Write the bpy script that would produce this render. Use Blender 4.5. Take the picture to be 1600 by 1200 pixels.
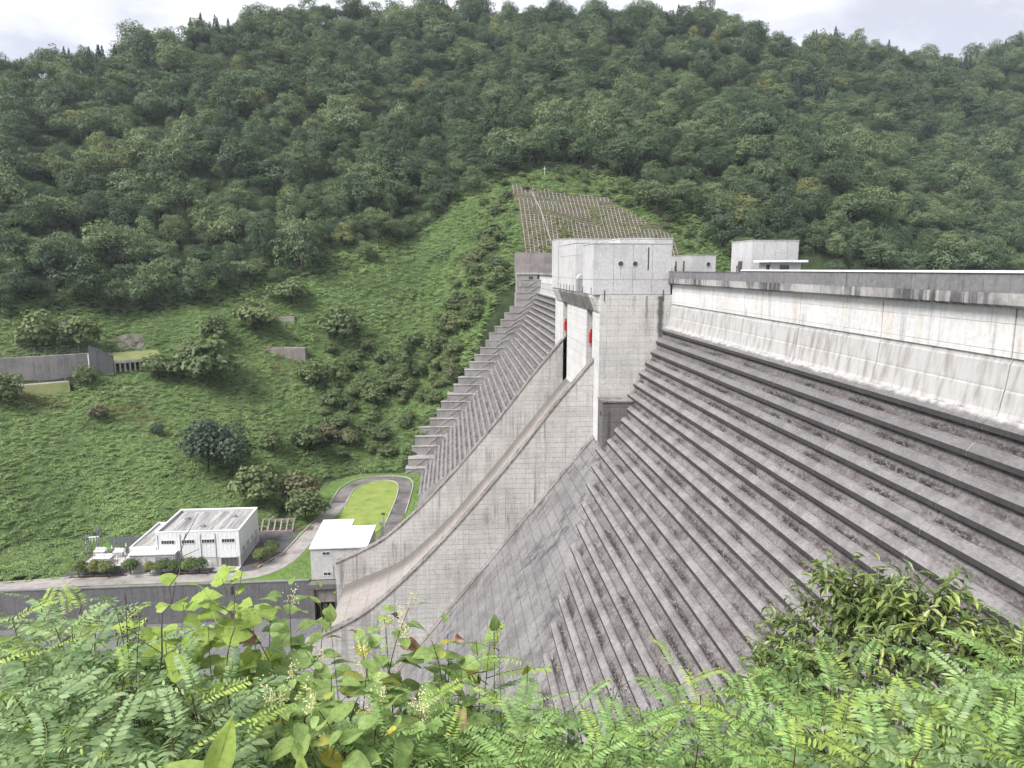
import bpy, bmesh, math, random
import numpy as np
from mathutils import Vector, Matrix

# ------------------------------------------------------------------ clear
for o in list(bpy.data.objects):
    bpy.data.objects.remove(o, do_unlink=True)
scene = bpy.context.scene
col = scene.collection
R = math.radians

# ------------------------------------------------------------------ camera
# world frame: +Y runs along the dam axis away from the viewer, +X is upstream, origin = eye
cd = bpy.data.cameras.new('camera')
cam = bpy.data.objects.new('camera', cd)
col.objects.link(cam)
cam.location = (0, 0, 0)
cam.rotation_euler = (R(90 - 9.211), 0, R(-4.778))
cd.sensor_width = 36.0
cd.lens = 36.0 * 1110 / 1600
cd.clip_start = 0.1
cd.clip_end = 5000
scene.camera = cam

# ------------------------------------------------------------------ world: overcast sky
SUN_EL, SUN_AZ = 50.0, -122.0      # azimuth: degrees clockwise from +Y (negative = left of the dam axis)
world = bpy.data.worlds.new('World')
scene.world = world
world.use_nodes = True
wn = world.node_tree
wn.nodes.clear()
def WN(t, **k):
    n = wn.nodes.new(t)
    for a, v in k.items():
        setattr(n, a, v)
    return n
w_out = WN('ShaderNodeOutputWorld')
w_bg = WN('ShaderNodeBackground')
w_sky = WN('ShaderNodeTexSky', sky_type='NISHITA', sun_disc=False,
           sun_elevation=R(SUN_EL), sun_rotation=R(SUN_AZ))
w_tc = WN('ShaderNodeTexCoord')
w_map = WN('ShaderNodeMapping')
w_map.inputs['Scale'].default_value = (1.0, 1.0, 2.6)
w_no = WN('ShaderNodeTexNoise')
w_no.inputs['Scale'].default_value = 2.6
w_no.inputs['Detail'].default_value = 6.0
w_no.inputs['Roughness'].default_value = 0.55
w_no.inputs['Distortion'].default_value = 0.35
w_rp = WN('ShaderNodeValToRGB')
e = w_rp.color_ramp.elements
e[0].position = 0.40; e[0].color = (0.29, 0.293, 0.335, 1)
e[1].position = 0.62; e[1].color = (0.57, 0.567, 0.585, 1)
w_sc = WN('ShaderNodeVectorMath', operation='SCALE')
w_sc.inputs['Scale'].default_value = 0.1
w_mx = WN('ShaderNodeMix', data_type='RGBA')
w_mx.inputs['Factor'].default_value = 0.93          # cloud cover over the clear sky
wl = wn.links.new
wl(w_tc.outputs['Generated'], w_map.inputs['Vector'])
wl(w_map.outputs['Vector'], w_no.inputs['Vector'])
wl(w_no.outputs['Fac'], w_rp.inputs['Fac'])
wl(w_sky.outputs['Color'], w_sc.inputs[0])
wl(w_sc.outputs['Vector'], w_mx.inputs['A'])
wl(w_rp.outputs['Color'], w_mx.inputs['B'])
wl(w_mx.outputs['Result'], w_bg.inputs['Color'])
w_bg.inputs['Strength'].default_value = 1.0
wl(w_bg.outputs['Background'], w_out.inputs['Surface'])

# ------------------------------------------------------------------ sun behind cloud
sd = bpy.data.lights.new('sun', 'SUN')
sd.energy = 2.8
sd.angle = R(24)
sd.color = (1.0, 0.97, 0.92)
sun = bpy.data.objects.new('sun', sd)
col.objects.link(sun)
_d = Vector((math.sin(R(SUN_AZ)) * math.cos(R(SUN_EL)), math.cos(R(SUN_AZ)) * math.cos(R(SUN_EL)), math.sin(R(SUN_EL))))
sun.rotation_euler = _d.to_track_quat('Z', 'Y').to_euler()
sun.location = (-60, -20, 120)

# ------------------------------------------------------------------ exposure and render settings
vs = scene.view_settings
vs.view_transform = 'Standard'
vs.look = 'None'
vs.exposure = 1.36
vs.gamma = 1.0
vs.use_curve_mapping = False
scene.render.engine = 'CYCLES'
cy = scene.cycles
cy.use_denoising = True
cy.max_bounces = 4
cy.diffuse_bounces = 2
cy.glossy_bounces = 2
cy.transmission_bounces = 2
cy.transparent_max_bounces = 4
cy.use_adaptive_sampling = True
cy.adaptive_threshold = 0.04
cy.caustics_reflective = False
cy.caustics_refractive = False

# ================================================================== helpers
rng = np.random.default_rng(7)
random.seed(7)

class MB:
    """collects shapes and links them as one mesh object"""
    def __init__(s): s.v = []; s.f = []
    def add(s, vs_, fs):
        o = len(s.v); s.v += [tuple(map(float, q)) for q in vs_]; s.f += [tuple(i + o for i in q) for q in fs]; return s
    def box(s, x0, x1, y0, y1, z0, z1):
        return s.add([(x0,y0,z0),(x1,y0,z0),(x1,y1,z0),(x0,y1,z0),(x0,y0,z1),(x1,y0,z1),(x1,y1,z1),(x0,y1,z1)],
                     [(0,3,2,1),(4,5,6,7),(0,1,5,4),(1,2,6,5),(2,3,7,6),(3,0,4,7)])
    def prism(s, poly, y0, y1):
        """poly: (x, z) outline, extruded along Y"""
        n = len(poly)
        a = [(p[0], y0, p[1]) for p in poly] + [(p[0], y1, p[1]) for p in poly]
        fs = [tuple(range(n)), tuple(range(2*n-1, n-1, -1))]
        fs += [(i, i+n, (i+1) % n + n, (i+1) % n) for i in range(n)]
        return s.add(a, fs)
    def slab(s, poly, z0, z1):
        """poly: (x, y) outline, extruded in Z"""
        n = len(poly)
        a = [(p[0], p[1], z0) for p in poly] + [(p[0], p[1], z1) for p in poly]
        fs = [tuple(range(n-1, -1, -1)), tuple(range(n, 2*n))]
        fs += [(i, (i+1) % n, (i+1) % n + n, i+n) for i in range(n)]
        return s.add(a, fs)
    def tube(s, pts, r, n=6, r1=None):
        pts = [Vector(p) for p in pts]; m = len(pts); r1 = r if r1 is None else r1
        o = []
        for i, p in enumerate(pts):
            t = (pts[min(i+1, m-1)] - pts[max(i-1, 0)])
            t = t.normalized() if t.length > 1e-9 else Vector((0,0,1))
            u = t.orthogonal().normalized(); w = t.cross(u)
            if i and prev is not None:
                u = (prev - t * prev.dot(t)); u = u.normalized() if u.length > 1e-6 else t.orthogonal().normalized(); w = t.cross(u)
            prev = u
            rr = r + (r1 - r) * i / max(1, m-1)
            for k in range(n):
                a = 2*math.pi*k/n
                o.append(p + (u*math.cos(a) + w*math.sin(a)) * rr)
        fs = []
        for i in range(m-1):
            for k in range(n):
                fs.append((i*n+k, i*n+(k+1) % n, (i+1)*n+(k+1) % n, (i+1)*n+k))
        fs.append(tuple(range(n-1, -1, -1))); fs.append(tuple(range((m-1)*n, m*n)))
        return s.add(o, fs)
    def build(s, name, mat, parent=None, smooth=False):
        me = bpy.data.meshes.new(name)
        me.from_pydata(s.v, [], s.f)
        if smooth:
            me.polygons.foreach_set('use_smooth', [True]*len(me.polygons))
        return link(name, me, mat, parent)

def link(name, me, mat, parent=None):
    if mat is not None and len(me.materials) == 0:
        me.materials.append(mat)
    o = bpy.data.objects.new(name, me)
    col.objects.link(o)
    if parent is not None:
        attach(o, parent)
    return o

def world_loc(o):
    p = Vector(o.location)
    while o.parent is not None:
        o = o.parent; p = p + Vector(o.location)
    return p

def attach(o, parent):
    """parent without moving: mesh data stays in world coordinates"""
    o.parent = parent
    root = parent
    while root.parent is not None: root = root.parent
    if parent is root:
        o.matrix_parent_inverse = Matrix.Translation(-Vector(root.location))

def tag(o, label=None, cat=None, group=None, kind=None):
    if label: o['label'] = label
    if cat: o['category'] = cat
    if group: o['group'] = group
    if kind: o['kind'] = kind
    return o

def thing(name, label, cat, loc=(0,0,0), group=None):
    o = bpy.data.objects.new(name, None)
    o.empty_display_size = 0.5
    col.objects.link(o)
    o.location = loc
    return tag(o, label, cat, group)

def mesh_np(name, V, F, mat=None):
    """V (n,3), F (m,k) constant k"""
    me = bpy.data.meshes.new(name)
    V = np.asarray(V, np.float32); F = np.asarray(F, np.int32)
    m, k = F.shape
    me.vertices.add(len(V)); me.vertices.foreach_set('co', V.ravel())
    me.loops.add(m*k); me.loops.foreach_set('vertex_index', F.ravel())
    me.polygons.add(m)
    me.polygons.foreach_set('loop_start', np.arange(0, m*k, k, dtype=np.int32))
    me.polygons.foreach_set('loop_total', np.full(m, k, dtype=np.int32))
    me.update(calc_edges=True)
    if mat is not None: me.materials.append(mat)
    return me

# ================================================================== materials
class NT:
    def __init__(s, name):
        s.m = bpy.data.materials.new(name); s.m.use_nodes = True
        s.t = s.m.node_tree; s.t.nodes.clear()
        s.out = s.n('ShaderNodeOutputMaterial')
        s._pos = None
    def n(s, t, **k):
        nd = s.t.nodes.new(t)
        for a, v in k.items(): setattr(nd, a, v)
        return nd
    def put(s, sock, v):
        if isinstance(v, bpy.types.NodeSocket): s.t.links.new(v, sock)
        elif isinstance(v, tuple) and len(v) == 3 and sock.type == 'RGBA': sock.default_value = (*v, 1)
        else: sock.default_value = v
    def math(s, op, a, b=None, c=None, clamp=False):
        nd = s.n('ShaderNodeMath', operation=op, use_clamp=clamp)
        for i, v in enumerate((a, b, c)):
            if v is not None: s.put(nd.inputs[i], v)
        return nd.outputs[0]
    def pos(s):
        if s._pos is None: s._pos = s.n('ShaderNodeNewGeometry').outputs['Position']
        return s._pos
    def xyz(s):
        nd = s.n('ShaderNodeSeparateXYZ'); s.put(nd.inputs[0], s.pos()); return nd.outputs
    def noise(s, scale=1.0, detail=3, rough=0.55, stretch=(1,1,1), vec=None, offs=(0,0,0)):
        v = vec if vec is not None else s.pos()
        mp = s.n('ShaderNodeMapping'); s.put(mp.inputs['Vector'], v)
        mp.inputs['Scale'].default_value = stretch; mp.inputs['Location'].default_value = offs
        nd = s.n('ShaderNodeTexNoise'); s.put(nd.inputs['Vector'], mp.outputs[0])
        nd.inputs['Scale'].default_value = scale; nd.inputs['Detail'].default_value = detail; nd.inputs['Roughness'].default_value = rough
        return nd.outputs['Fac']
    def ramp(s, f, *stops):
        nd = s.n('ShaderNodeValToRGB'); s.put(nd.inputs[0], f)
        el = nd.color_ramp.elements
        while len(el) < len(stops): el.new(0.5)
        for q, (p, c) in zip(el, stops):
            q.position = p; q.color = (*c, 1) if isinstance(c, tuple) else (c, c, c, 1)
        return nd.outputs['Color']
    def step(s, f, a, b):
        nd = s.n('ShaderNodeMapRange', interpolation_type='SMOOTHSTEP'); s.put(nd.inputs[0], f)
        nd.inputs[1].default_value = a; nd.inputs[2].default_value = b
        return nd.outputs[0]
    def mix(s, f, a, b, blend='MIX'):
        nd = s.n('ShaderNodeMix', data_type='RGBA', blend_type=blend)
        s.put(nd.inputs['Factor'], f); s.put(nd.inputs['A'], a); s.put(nd.inputs['B'], b)
        return nd.outputs['Result']
    def bump(s, h, strength=0.4, dist=0.05):
        nd = s.n('ShaderNodeBump'); s.put(nd.inputs['Height'], h)
        nd.inputs['Strength'].default_value = strength; nd.inputs['Distance'].default_value = dist
        return nd.outputs[0]
    def bsdf(s, colr, rough=0.85, normal=None, metallic=0.0, spec=0.3):
        nd = s.n('ShaderNodeBsdfPrincipled')
        s.put(nd.inputs['Base Color'], colr); s.put(nd.inputs['Roughness'], rough)
        nd.inputs['Metallic'].default_value = metallic
        nd.inputs['Specular IOR Level'].default_value = spec
        if normal is not None: s.put(nd.inputs['Normal'], normal)
        return nd.outputs[0]
    def done(s, sh):
        s.t.links.new(sh, s.out.inputs['Surface']); return s.m

def line_mask(N, coord, period, width, phase=0.0):
    c = N.math('ADD', coord, phase)
    d = N.math('PINGPONG', c, period/2)
    nd = N.n('ShaderNodeMapRange', interpolation_type='SMOOTHSTEP')
    N.put(nd.inputs[0], d)
    nd.inputs[1].default_value = width*0.5; nd.inputs[2].default_value = width
    nd.inputs[3].default_value = 1.0; nd.inputs[4].default_value = 0.0
    return nd.outputs[0]

def concrete(name, light, dark, streak=0.5, hline=0.0, vline=0.0, vaxis='X', lstr=0.35, lw=0.07,
             blotch=0.5, warm=None, warm_amt=0.3, rough_bump=0.3, moss=0.0, stain=None, edge_stain=None, streak_scale=1.1, streak_rng=(0.5, 0.72)):
    N = NT(name)
    X, Y, Z = N.xyz()
    c = N.mix(N.step(N.noise(0.22, 4, 0.6), 0.38, 0.68), light, tuple(l + (d - l)*blotch*0.55 for l, d in zip(light, dark)))
    # streaks of dirty run-off: stretched along Z, in patches
    st = N.step(N.noise(streak_scale, 4, 0.65, (1, 1, 0.045)), *streak_rng)
    pt = N.step(N.noise(0.11, 3, 0.5, (1, 1, 1.3), offs=(31, 7, 3)), 0.42, 0.62)
    c = N.mix(N.math('MULTIPLY', N.math('MULTIPLY', st, pt), streak), c, dark)
    st2 = N.step(N.noise(streak_scale*2.7, 3, 0.6, (1, 1, 0.03), offs=(11, 5, 0)), 0.52, 0.75)
    c = N.mix(N.math('MULTIPLY', st2, streak*0.45), c, dark)
    if warm:
        wm = N.step(N.noise(0.5, 3, 0.6, (1, 1, 0.25), offs=(3, 17, 9)), 0.5, 0.7)
        c = N.mix(N.math('MULTIPLY', wm, warm_amt), c, warm)
    fine = N.noise(2.6, 5, 0.7)
    c = N.mix(0.3, c, N.ramp(fine, (0.3, 0.0), (0.7, 1.0)), 'SOFT_LIGHT')
    h = N.math('MULTIPLY', fine, rough_bump)
    if hline or vline:
        ms = None
        brk = N.step(N.noise(0.9, 3, 0.6, offs=(5, 9, 1)), 0.3, 0.6)
        if hline: ms = line_mask(N, Z, hline, lw)
        if vline:
            v = line_mask(N, X if vaxis == 'X' else Y, vline, lw)
            ms = v if ms is None else N.math('MAXIMUM', ms, N.math('MULTIPLY', v, 0.8))
        ms = N.math('MULTIPLY', ms, N.math('ADD', N.math('MULTIPLY', brk, 0.7), 0.3))
        c = N.mix(N.math('MULTIPLY', ms, lstr), c, dark)
        # every lift takes the stain a little differently
        if hline:
            fl = N.math('FLOOR', N.math('DIVIDE', N.math('ADD', Z, 0.0), hline))
            wn_ = N.n('ShaderNodeTexWhiteNoise', noise_dimensions='1D'); N.put(wn_.inputs['W'], fl)
            c = N.mix(N.math('MULTIPLY', wn_.outputs['Value'], 0.16), c, dark)
        h = N.math('SUBTRACT', h, ms)
    if edge_stain:
        es = N.step(N.math('ADD', Y, N.math('MULTIPLY', N.noise(0.25, 4, 0.65), 2.6)), edge_stain[0]+1.3, edge_stain[1]+1.3)
        c = N.mix(N.math('MULTIPLY', es, 0.8), c, (0.095, 0.086, 0.08))
    if moss:
        mo = N.step(N.noise(1.1, 5, 0.7, (1, 1, 1), offs=(2, 2, 8)), 0.52, 0.66)
        c = N.mix(N.math('MULTIPLY', mo, moss), c, (0.035, 0.03, 0.025))
    if stain:
        for sx, sw, z0, z1, amt in stain:
            wob = N.math('ADD', X, N.math('MULTIPLY', N.math('SUBTRACT', N.noise(0.6, 3, 0.6), 0.5), sw*1.2))
            dx = N.math('ABSOLUTE', N.math('SUBTRACT', wob, sx))
            m1 = N.math('SUBTRACT', 1.0, N.step(dx, sw*0.25, sw))
            m2 = N.math('MULTIPLY', N.step(Z, z1-2.5, z1+3), N.math('SUBTRACT', 1.0, N.step(Z, z0-0.3, z0)))
            c = N.mix(N.math('MULTIPLY', N.math('MULTIPLY', m1, m2), amt), c, (0.05, 0.048, 0.05))
    return N.done(N.bsdf(c, 0.88, N.bump(h, 0.5, 0.06), spec=0.2))

def flat(name, c, rough=0.6, metallic=0.0, var=0.12, scale=1.5, spec=0.35):
    N = NT(name)
    f = N.noise(scale, 4, 0.6)
    dk = tuple(v*(1-var*2) for v in c); lt = tuple(min(1, v*(1+var)) for v in c)
    return N.done(N.bsdf(N.ramp(f, (0.3, dk), (0.7, lt)), rough, N.bump(f, 0.15, 0.02), metallic, spec))

def foliage(name, dark, mid, light, transl=0.3, rough=0.55, patch=0.0, patch_c=None, spec=0.25, wscale=0.03, isl=0.42, ind=0.38, big_=0.2, fine=0.0):
    """leaves: colour differs per plant, per leaf and over the hillside"""
    N = NT(name)
    g = N.n('ShaderNodeNewGeometry'); oi = N.n('ShaderNodeObjectInfo')
    big = N.noise(wscale, 3, 0.6)
    f = N.math('ADD', N.math('MULTIPLY', g.outputs['Random Per Island'], isl), N.math('MULTIPLY', oi.outputs['Random'], ind))
    f = N.math('ADD', f, N.math('MULTIPLY', N.step(big, 0.3, 0.7), big_))
    c = N.ramp(f, (0.05, dark), (0.5, mid), (0.95, light))
    if fine:
        c = N.mix(0.5, c, N.ramp(N.noise(fine, 4, 0.7), (0.3, 0.12), (0.7, 0.88)), 'SOFT_LIGHT')
    if patch_c:
        pr = N.math('FRACT', N.math('MULTIPLY', oi.outputs['Random'], 17.31))
        c = N.mix(N.math('MULTIPLY', N.step(pr, 1-patch, 1.0), 0.7), c, patch_c)
    p = N.n('ShaderNodeBsdfPrincipled'); N.put(p.inputs['Base Color'], c); p.inputs['Roughness'].default_value = rough
    p.inputs['Specular IOR Level'].default_value = spec
    t = N.n('ShaderNodeBsdfTranslucent'); N.put(t.inputs['Color'], N.mix(0.35, c, (0.25, 0.35, 0.04)))
    m = N.n('ShaderNodeMixShader'); m.inputs[0].default_value = transl
    N.put(m.inputs[1], p.outputs[0]); N.put(m.inputs[2], t.outputs[0])
    return N.done(m.outputs[0])

M = {}
M['wall_white'] = concrete('white concrete', (0.588, 0.580, 0.580), (0.235, 0.231, 0.235), 0.7, hline=1.87, vline=7.5, vaxis='Y', lstr=0.45, lw=0.05,
                           warm=(0.50, 0.44, 0.36), warm_amt=0.45, blotch=0.35, streak_scale=0.9)
M['parapet'] = concrete('parapet concrete', (0.183, 0.179, 0.186), (0.074, 0.074, 0.079), 0.8, blotch=0.6, streak_scale=1.6)
M['fascia'] = concrete('fascia concrete', (0.36, 0.35, 0.345), (0.075, 0.074, 0.078), 1.0, blotch=0.8, streak_scale=1.5, streak_rng=(0.36, 0.56))
M['gate_panel'] = concrete('gatehouse panel concrete', (0.470, 0.466, 0.470), (0.277, 0.273, 0.277), 0.35, blotch=0.6, streak_scale=0.7)
M['pier'] = concrete('pier concrete', (0.536, 0.522, 0.507), (0.239, 0.233, 0.230), 0.7, hline=1.05, vline=1.9, vaxis='X', lstr=0.5, lw=0.06, warm=(0.431, 0.364, 0.296), warm_amt=0.35,
                      stain=[(36.0, 0.75, -4.5, -13.5, 0.85), (33.5, 0.35, -4.5, -9.0, 0.6), (31.2, 0.5, -4.5, -7.0, 0.35), (27, 0.3, -4.5, -6.5, 0.3)])
M['pier_nose'] = concrete('pier nose concrete', (0.571, 0.563, 0.559), (0.302, 0.294, 0.294), 0.4, hline=2.1, vline=4.6, vaxis='Y', lstr=0.5, lw=0.08)
M['chute_wall'] = concrete('chute wall concrete', (0.536, 0.521, 0.507), (0.215, 0.210, 0.210), 1.0, streak_rng=(0.46, 0.66), hline=0.95, vline=1.85, vaxis='X', lstr=0.45, lw=0.075, warm=(0.390, 0.332, 0.273), warm_amt=0.35)
M['chute_floor'] = concrete('chute floor concrete', (0.30, 0.275, 0.257), (0.14, 0.128, 0.12), 0.6, hline=1.7, vline=3.0, vaxis='Y', lstr=0.4, lw=0.1, warm=(0.29, 0.262, 0.238), warm_amt=0.3, edge_stain=(153.5, 159.5))
M['coping'] = concrete('coping concrete', (0.227, 0.210, 0.202), (0.076, 0.067, 0.066), 0.4, blotch=1.0, moss=0.85)
M['dam_plain'] = concrete('smooth dam face', (0.205, 0.197, 0.199), (0.07, 0.066, 0.068), 1.0, hline=1.45, vline=1.9, vaxis='Y', lstr=0.75, lw=0.08, streak_scale=0.7, blotch=0.9, streak_rng=(0.44, 0.66))
M['stained'] = concrete('dark stained concrete', (0.160, 0.151, 0.147), (0.059, 0.055, 0.055), 0.9, hline=1.3, lstr=0.4)
M['ledge_black'] = concrete('near-black ledge concrete', (0.055, 0.052, 0.053), (0.03, 0.028, 0.028), 0.6)  # near-black, for the riser and underside of each ledge
M['block_step'] = concrete('abutment block concrete', (0.294, 0.284, 0.281), (0.113, 0.109, 0.113), 0.7, vline=2.4, lstr=0.3, blotch=0.8, warm=(0.340, 0.284, 0.227), warm_amt=0.4)
M['retaining'] = concrete('retaining wall concrete', (0.143, 0.141, 0.147), (0.071, 0.071, 0.076), 0.8, vline=3.0, lstr=0.5, lw=0.1)
M['hut'] = concrete('rendered hut concrete', (0.504, 0.504, 0.504), (0.185, 0.185, 0.185), 0.7, streak_scale=1.3)
M['old_wall'] = concrete('weathered abutment wall', (0.277, 0.248, 0.239), (0.118, 0.105, 0.105), 0.7, hline=1.2, vline=2.0, lstr=0.25, blotch=1.0)

def face_material(name, light, dark, moss, rough):
    """dam face: clean above about -9.8 m, weathered grey below, moss in patches, pale lime lines at the block joints"""
    N = NT(name)
    X, Y, Z = N.xyz()
    w = N.math('ADD', Z, N.math('MULTIPLY', N.noise(0.9, 3, 0.6), 0.7))
    up = N.step(w, -9.95, -9.6)
    lo = N.mix(N.step(N.noise(0.35, 4, 0.62), 0.36, 0.68), light, dark)
    lo = N.mix(N.math('MULTIPLY', N.step(N.noise(2.2, 4, 0.7, (0.5, 1.0, 0.16)), 0.46, 0.7), 0.65), lo, dark)
    lo = N.mix(N.math('MULTIPLY', N.step(N.noise(5.0, 3, 0.7, offs=(4, 4, 4)), 0.55, 0.75), 0.35), lo, tuple(v*1.7 for v in light))
    # darker water-stained band just below the clean zone
    lo = N.mix(N.math('MULTIPLY', N.step(Z, -21.0, -11.0), 0.6), lo, tuple(v*0.52 for v in light))
    mo = N.math('MULTIPLY', N.step(N.noise(0.5, 4, 0.7, (1, 0.28, 1.2), offs=(8, 1, 3)), 0.46, 0.58), N.step(N.noise(3.2, 4, 0.75, (1, 0.8, 1.3), offs=(1, 6, 2)), 0.40, 0.52))
    fr = N.math('FRACT', N.math('DIVIDE', N.math('ADD', Z, 10.1 + 187.0), 1.87))
    mo = N.math('MULTIPLY', mo, N.math('ADD', N.math('SUBTRACT', 1.0, N.step(fr, 0.10, 0.34)), 0.06))
    lo = N.mix(N.math('MULTIPLY', mo, moss), lo, (0.03, 0.025, 0.022))
    hi = N.mix(N.step(N.noise(1.1, 4, 0.65, (1, 1, 0.2)), 0.42, 0.72), (0.41, 0.403, 0.40), (0.26, 0.245, 0.232))
    hi = N.mix(N.math('MULTIPLY', N.step(N.noise(2.4, 4, 0.65, (1, 1, 0.08)), 0.54, 0.74), 0.5), hi, (0.21, 0.205, 0.205))
    grit = N.noise(3.4, 5, 0.8, (1, 0.7, 1.8), offs=(3, 3, 3))
    lo = N.mix(0.75*rough, lo, N.ramp(grit, (0.36, 0.05), (0.64, 0.95)), 'SOFT_LIGHT')
    sp_ = N.step(N.noise(6.5, 4, 0.8, (1, 0.6, 1.6), offs=(9, 2, 5)), 0.60, 0.70)
    lo = N.mix(N.math('MULTIPLY', sp_, 0.45*rough), lo, tuple(v*2.1 for v in light))
    c = N.mix(up, lo, hi)
    jt = line_mask(N, Y, 15.0, 0.05)
    c = N.mix(N.math('MULTIPLY', jt, N.math('MULTIPLY', N.math('SUBTRACT', 1.0, up), N.step(N.noise(0.5, 2, 0.5), 0.35, 0.55))), c, (0.36, 0.355, 0.35))
    f2 = N.noise(7.0, 5, 0.75, (1, 0.6, 1.4))
    return N.done(N.bsdf(c, 0.92, N.bump(f2, rough, 0.08), spec=0.15))
M['rib'] = face_material('dam ledge concrete', (0.226, 0.215, 0.217), (0.147, 0.137, 0.139), 0.3, 0.35)
M['recess'] = face_material('rough dam face concrete', (0.182, 0.170, 0.170), (0.101, 0.090, 0.090), 0.95, 0.7)

M['white_metal'] = flat('white painted metal', (0.72, 0.73, 0.74), 0.45, 0.0, 0.05)
M['grey_metal'] = flat('galvanised steel', (0.24, 0.255, 0.265), 0.45, 0.5, 0.1)
M['dark_metal'] = flat('dark metal', (0.05, 0.052, 0.055), 0.5, 0.3, 0.1)
M['red'] = flat('red gate paint', (0.42, 0.02, 0.035), 0.45, 0.0, 0.12)
M['shadowed'] = flat('shade dark lining and tar', (0.05, 0.047, 0.045), 0.85, 0.0, 0.2)  # near-black puts the shade of slots and openings into the colour; also tar
M['glass'] = flat('dark window glass', (0.03, 0.035, 0.04), 0.12, 0.0, 0.1, spec=0.6)
M['grey_glass'] = flat('grey window blind', (0.28, 0.29, 0.31), 0.3, 0.0, 0.05)
M['shutter'] = flat('brown shutter', (0.085, 0.078, 0.075), 0.5, 0.0, 0.1)
M['asphalt'] = flat('asphalt', (0.088, 0.083, 0.085), 0.9, 0.0, 0.25, 0.4)
M['road'] = flat('worn pale road', (0.265, 0.245, 0.235), 0.9, 0.0, 0.18, 0.35)
M['loop_road'] = flat('worn loop road', (0.145, 0.132, 0.132), 0.9, 0.0, 0.3, 0.2)
M['kerb'] = flat('kerb concrete', (0.42, 0.40, 0.38), 0.85, 0.0, 0.15)
M['soil'] = flat('planting soil', (0.12, 0.085, 0.065), 0.95, 0.0, 0.35, 1.2)
M['dead'] = flat('dead leaf', (0.26, 0.15, 0.09), 0.7, 0.0, 0.25, 30)
M['stem_red'] = flat('red brown stem', (0.12, 0.05, 0.035), 0.6, 0.0, 0.2, 20)
M['stem_green'] = flat('green stem', (0.13, 0.17, 0.05), 0.6, 0.0, 0.2, 20)
M['twig'] = flat('grey twig', (0.10, 0.085, 0.075), 0.8, 0.0, 0.25, 30)
M['bark'] = flat('bark', (0.07, 0.055, 0.045), 0.9, 0.0, 0.3, 2)
M['dry_flower'] = flat('dry dark red flower head', (0.055, 0.018, 0.02), 0.7, 0.0, 0.3, 20)
M['cream'] = flat('cream flower', (0.62, 0.60, 0.34), 0.7, 0.0, 0.15, 20)
M['water'] = flat('river water', (0.09, 0.12, 0.11), 0.08, 0.0, 0.1, 0.3, 0.6)
M['rock'] = concrete('bare rock', (0.145, 0.129, 0.120), (0.050, 0.044, 0.041), 0.8, blotch=1.0, rough_bump=1.0, streak_scale=0.7)
M['lattice'] = concrete('weathered grid beam', (0.27, 0.245, 0.22), (0.13, 0.115, 0.10), 0.6, blotch=0.9)

M['leaf_forest'] = foliage('forest leaves', (0.020, 0.040, 0.025), (0.080, 0.124, 0.065), (0.205, 0.255, 0.120), 0.22, 0.6, 0.05, (0.25, 0.26, 0.10), wscale=0.018, isl=0.30, ind=0.50)
M['leaf_cedar'] = foliage('cedar needles', (0.016, 0.034, 0.025), (0.034, 0.062, 0.042), (0.055, 0.09, 0.056), 0.1, 0.7)
M['leaf_shrub'] = foliage('hillside shrub leaves', (0.06, 0.09, 0.042), (0.12, 0.16, 0.07), (0.20, 0.235, 0.10), 0.25, 0.6, 0.12, (0.16, 0.13, 0.085), wscale=0.05)
M['leaf_dark'] = foliage('dark tree leaves', (0.033, 0.055, 0.037), (0.061, 0.090, 0.057), (0.099, 0.130, 0.077), 0.15, 0.6)
M['leaf_cover'] = foliage('kudzu ground cover', (0.137, 0.209, 0.081), (0.227, 0.328, 0.126), (0.333, 0.434, 0.179), 0.3, 0.55, 0.04, (0.430, 0.442, 0.192), wscale=0.05, isl=0.30, ind=0.28, big_=0.42)
M['leaf_dry'] = foliage('dry grassy cover', (0.120, 0.132, 0.048), (0.204, 0.204, 0.084), (0.312, 0.288, 0.132), 0.2, 0.7, wscale=0.05)
M['leaf_yard'] = foliage('yard tree leaves', (0.047, 0.081, 0.030), (0.101, 0.149, 0.047), (0.189, 0.230, 0.074), 0.25, 0.55, 0.2, (0.270, 0.216, 0.068))
M['leaf_blue'] = foliage('blue green pinnate leaf', (0.13, 0.215, 0.10), (0.235, 0.335, 0.16), (0.38, 0.48, 0.225), 0.35, 0.5, wscale=0.4, fine=70.0)
M['leaf_fresh'] = foliage('fresh green pinnate leaf', (0.12, 0.225, 0.07), (0.235, 0.375, 0.125), (0.38, 0.52, 0.19), 0.38, 0.5, wscale=0.4, fine=70.0)
M['leaf_lime'] = foliage('lime vine leaf', (0.20, 0.30, 0.07), (0.32, 0.43, 0.10), (0.45, 0.54, 0.16), 0.4, 0.5, wscale=0.4, fine=70.0)
M['leaf_knot'] = foliage('knotweed leaf', (0.14, 0.22, 0.07), (0.24, 0.34, 0.11), (0.36, 0.46, 0.155), 0.35, 0.45, 0.05, (0.40, 0.38, 0.09), wscale=0.4, fine=70.0)
M['leaf_gloss'] = foliage('glossy evergreen leaf', (0.072, 0.114, 0.036), (0.180, 0.240, 0.066), (0.528, 0.576, 0.156), 0.3, 0.33, spec=0.5, wscale=0.4, fine=70.0)
M['leaf_yellow'] = foliage('yellowing leaf', (0.28, 0.26, 0.04), (0.40, 0.37, 0.07), (0.50, 0.45, 0.10), 0.35, 0.55, fine=70.0)

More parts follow.
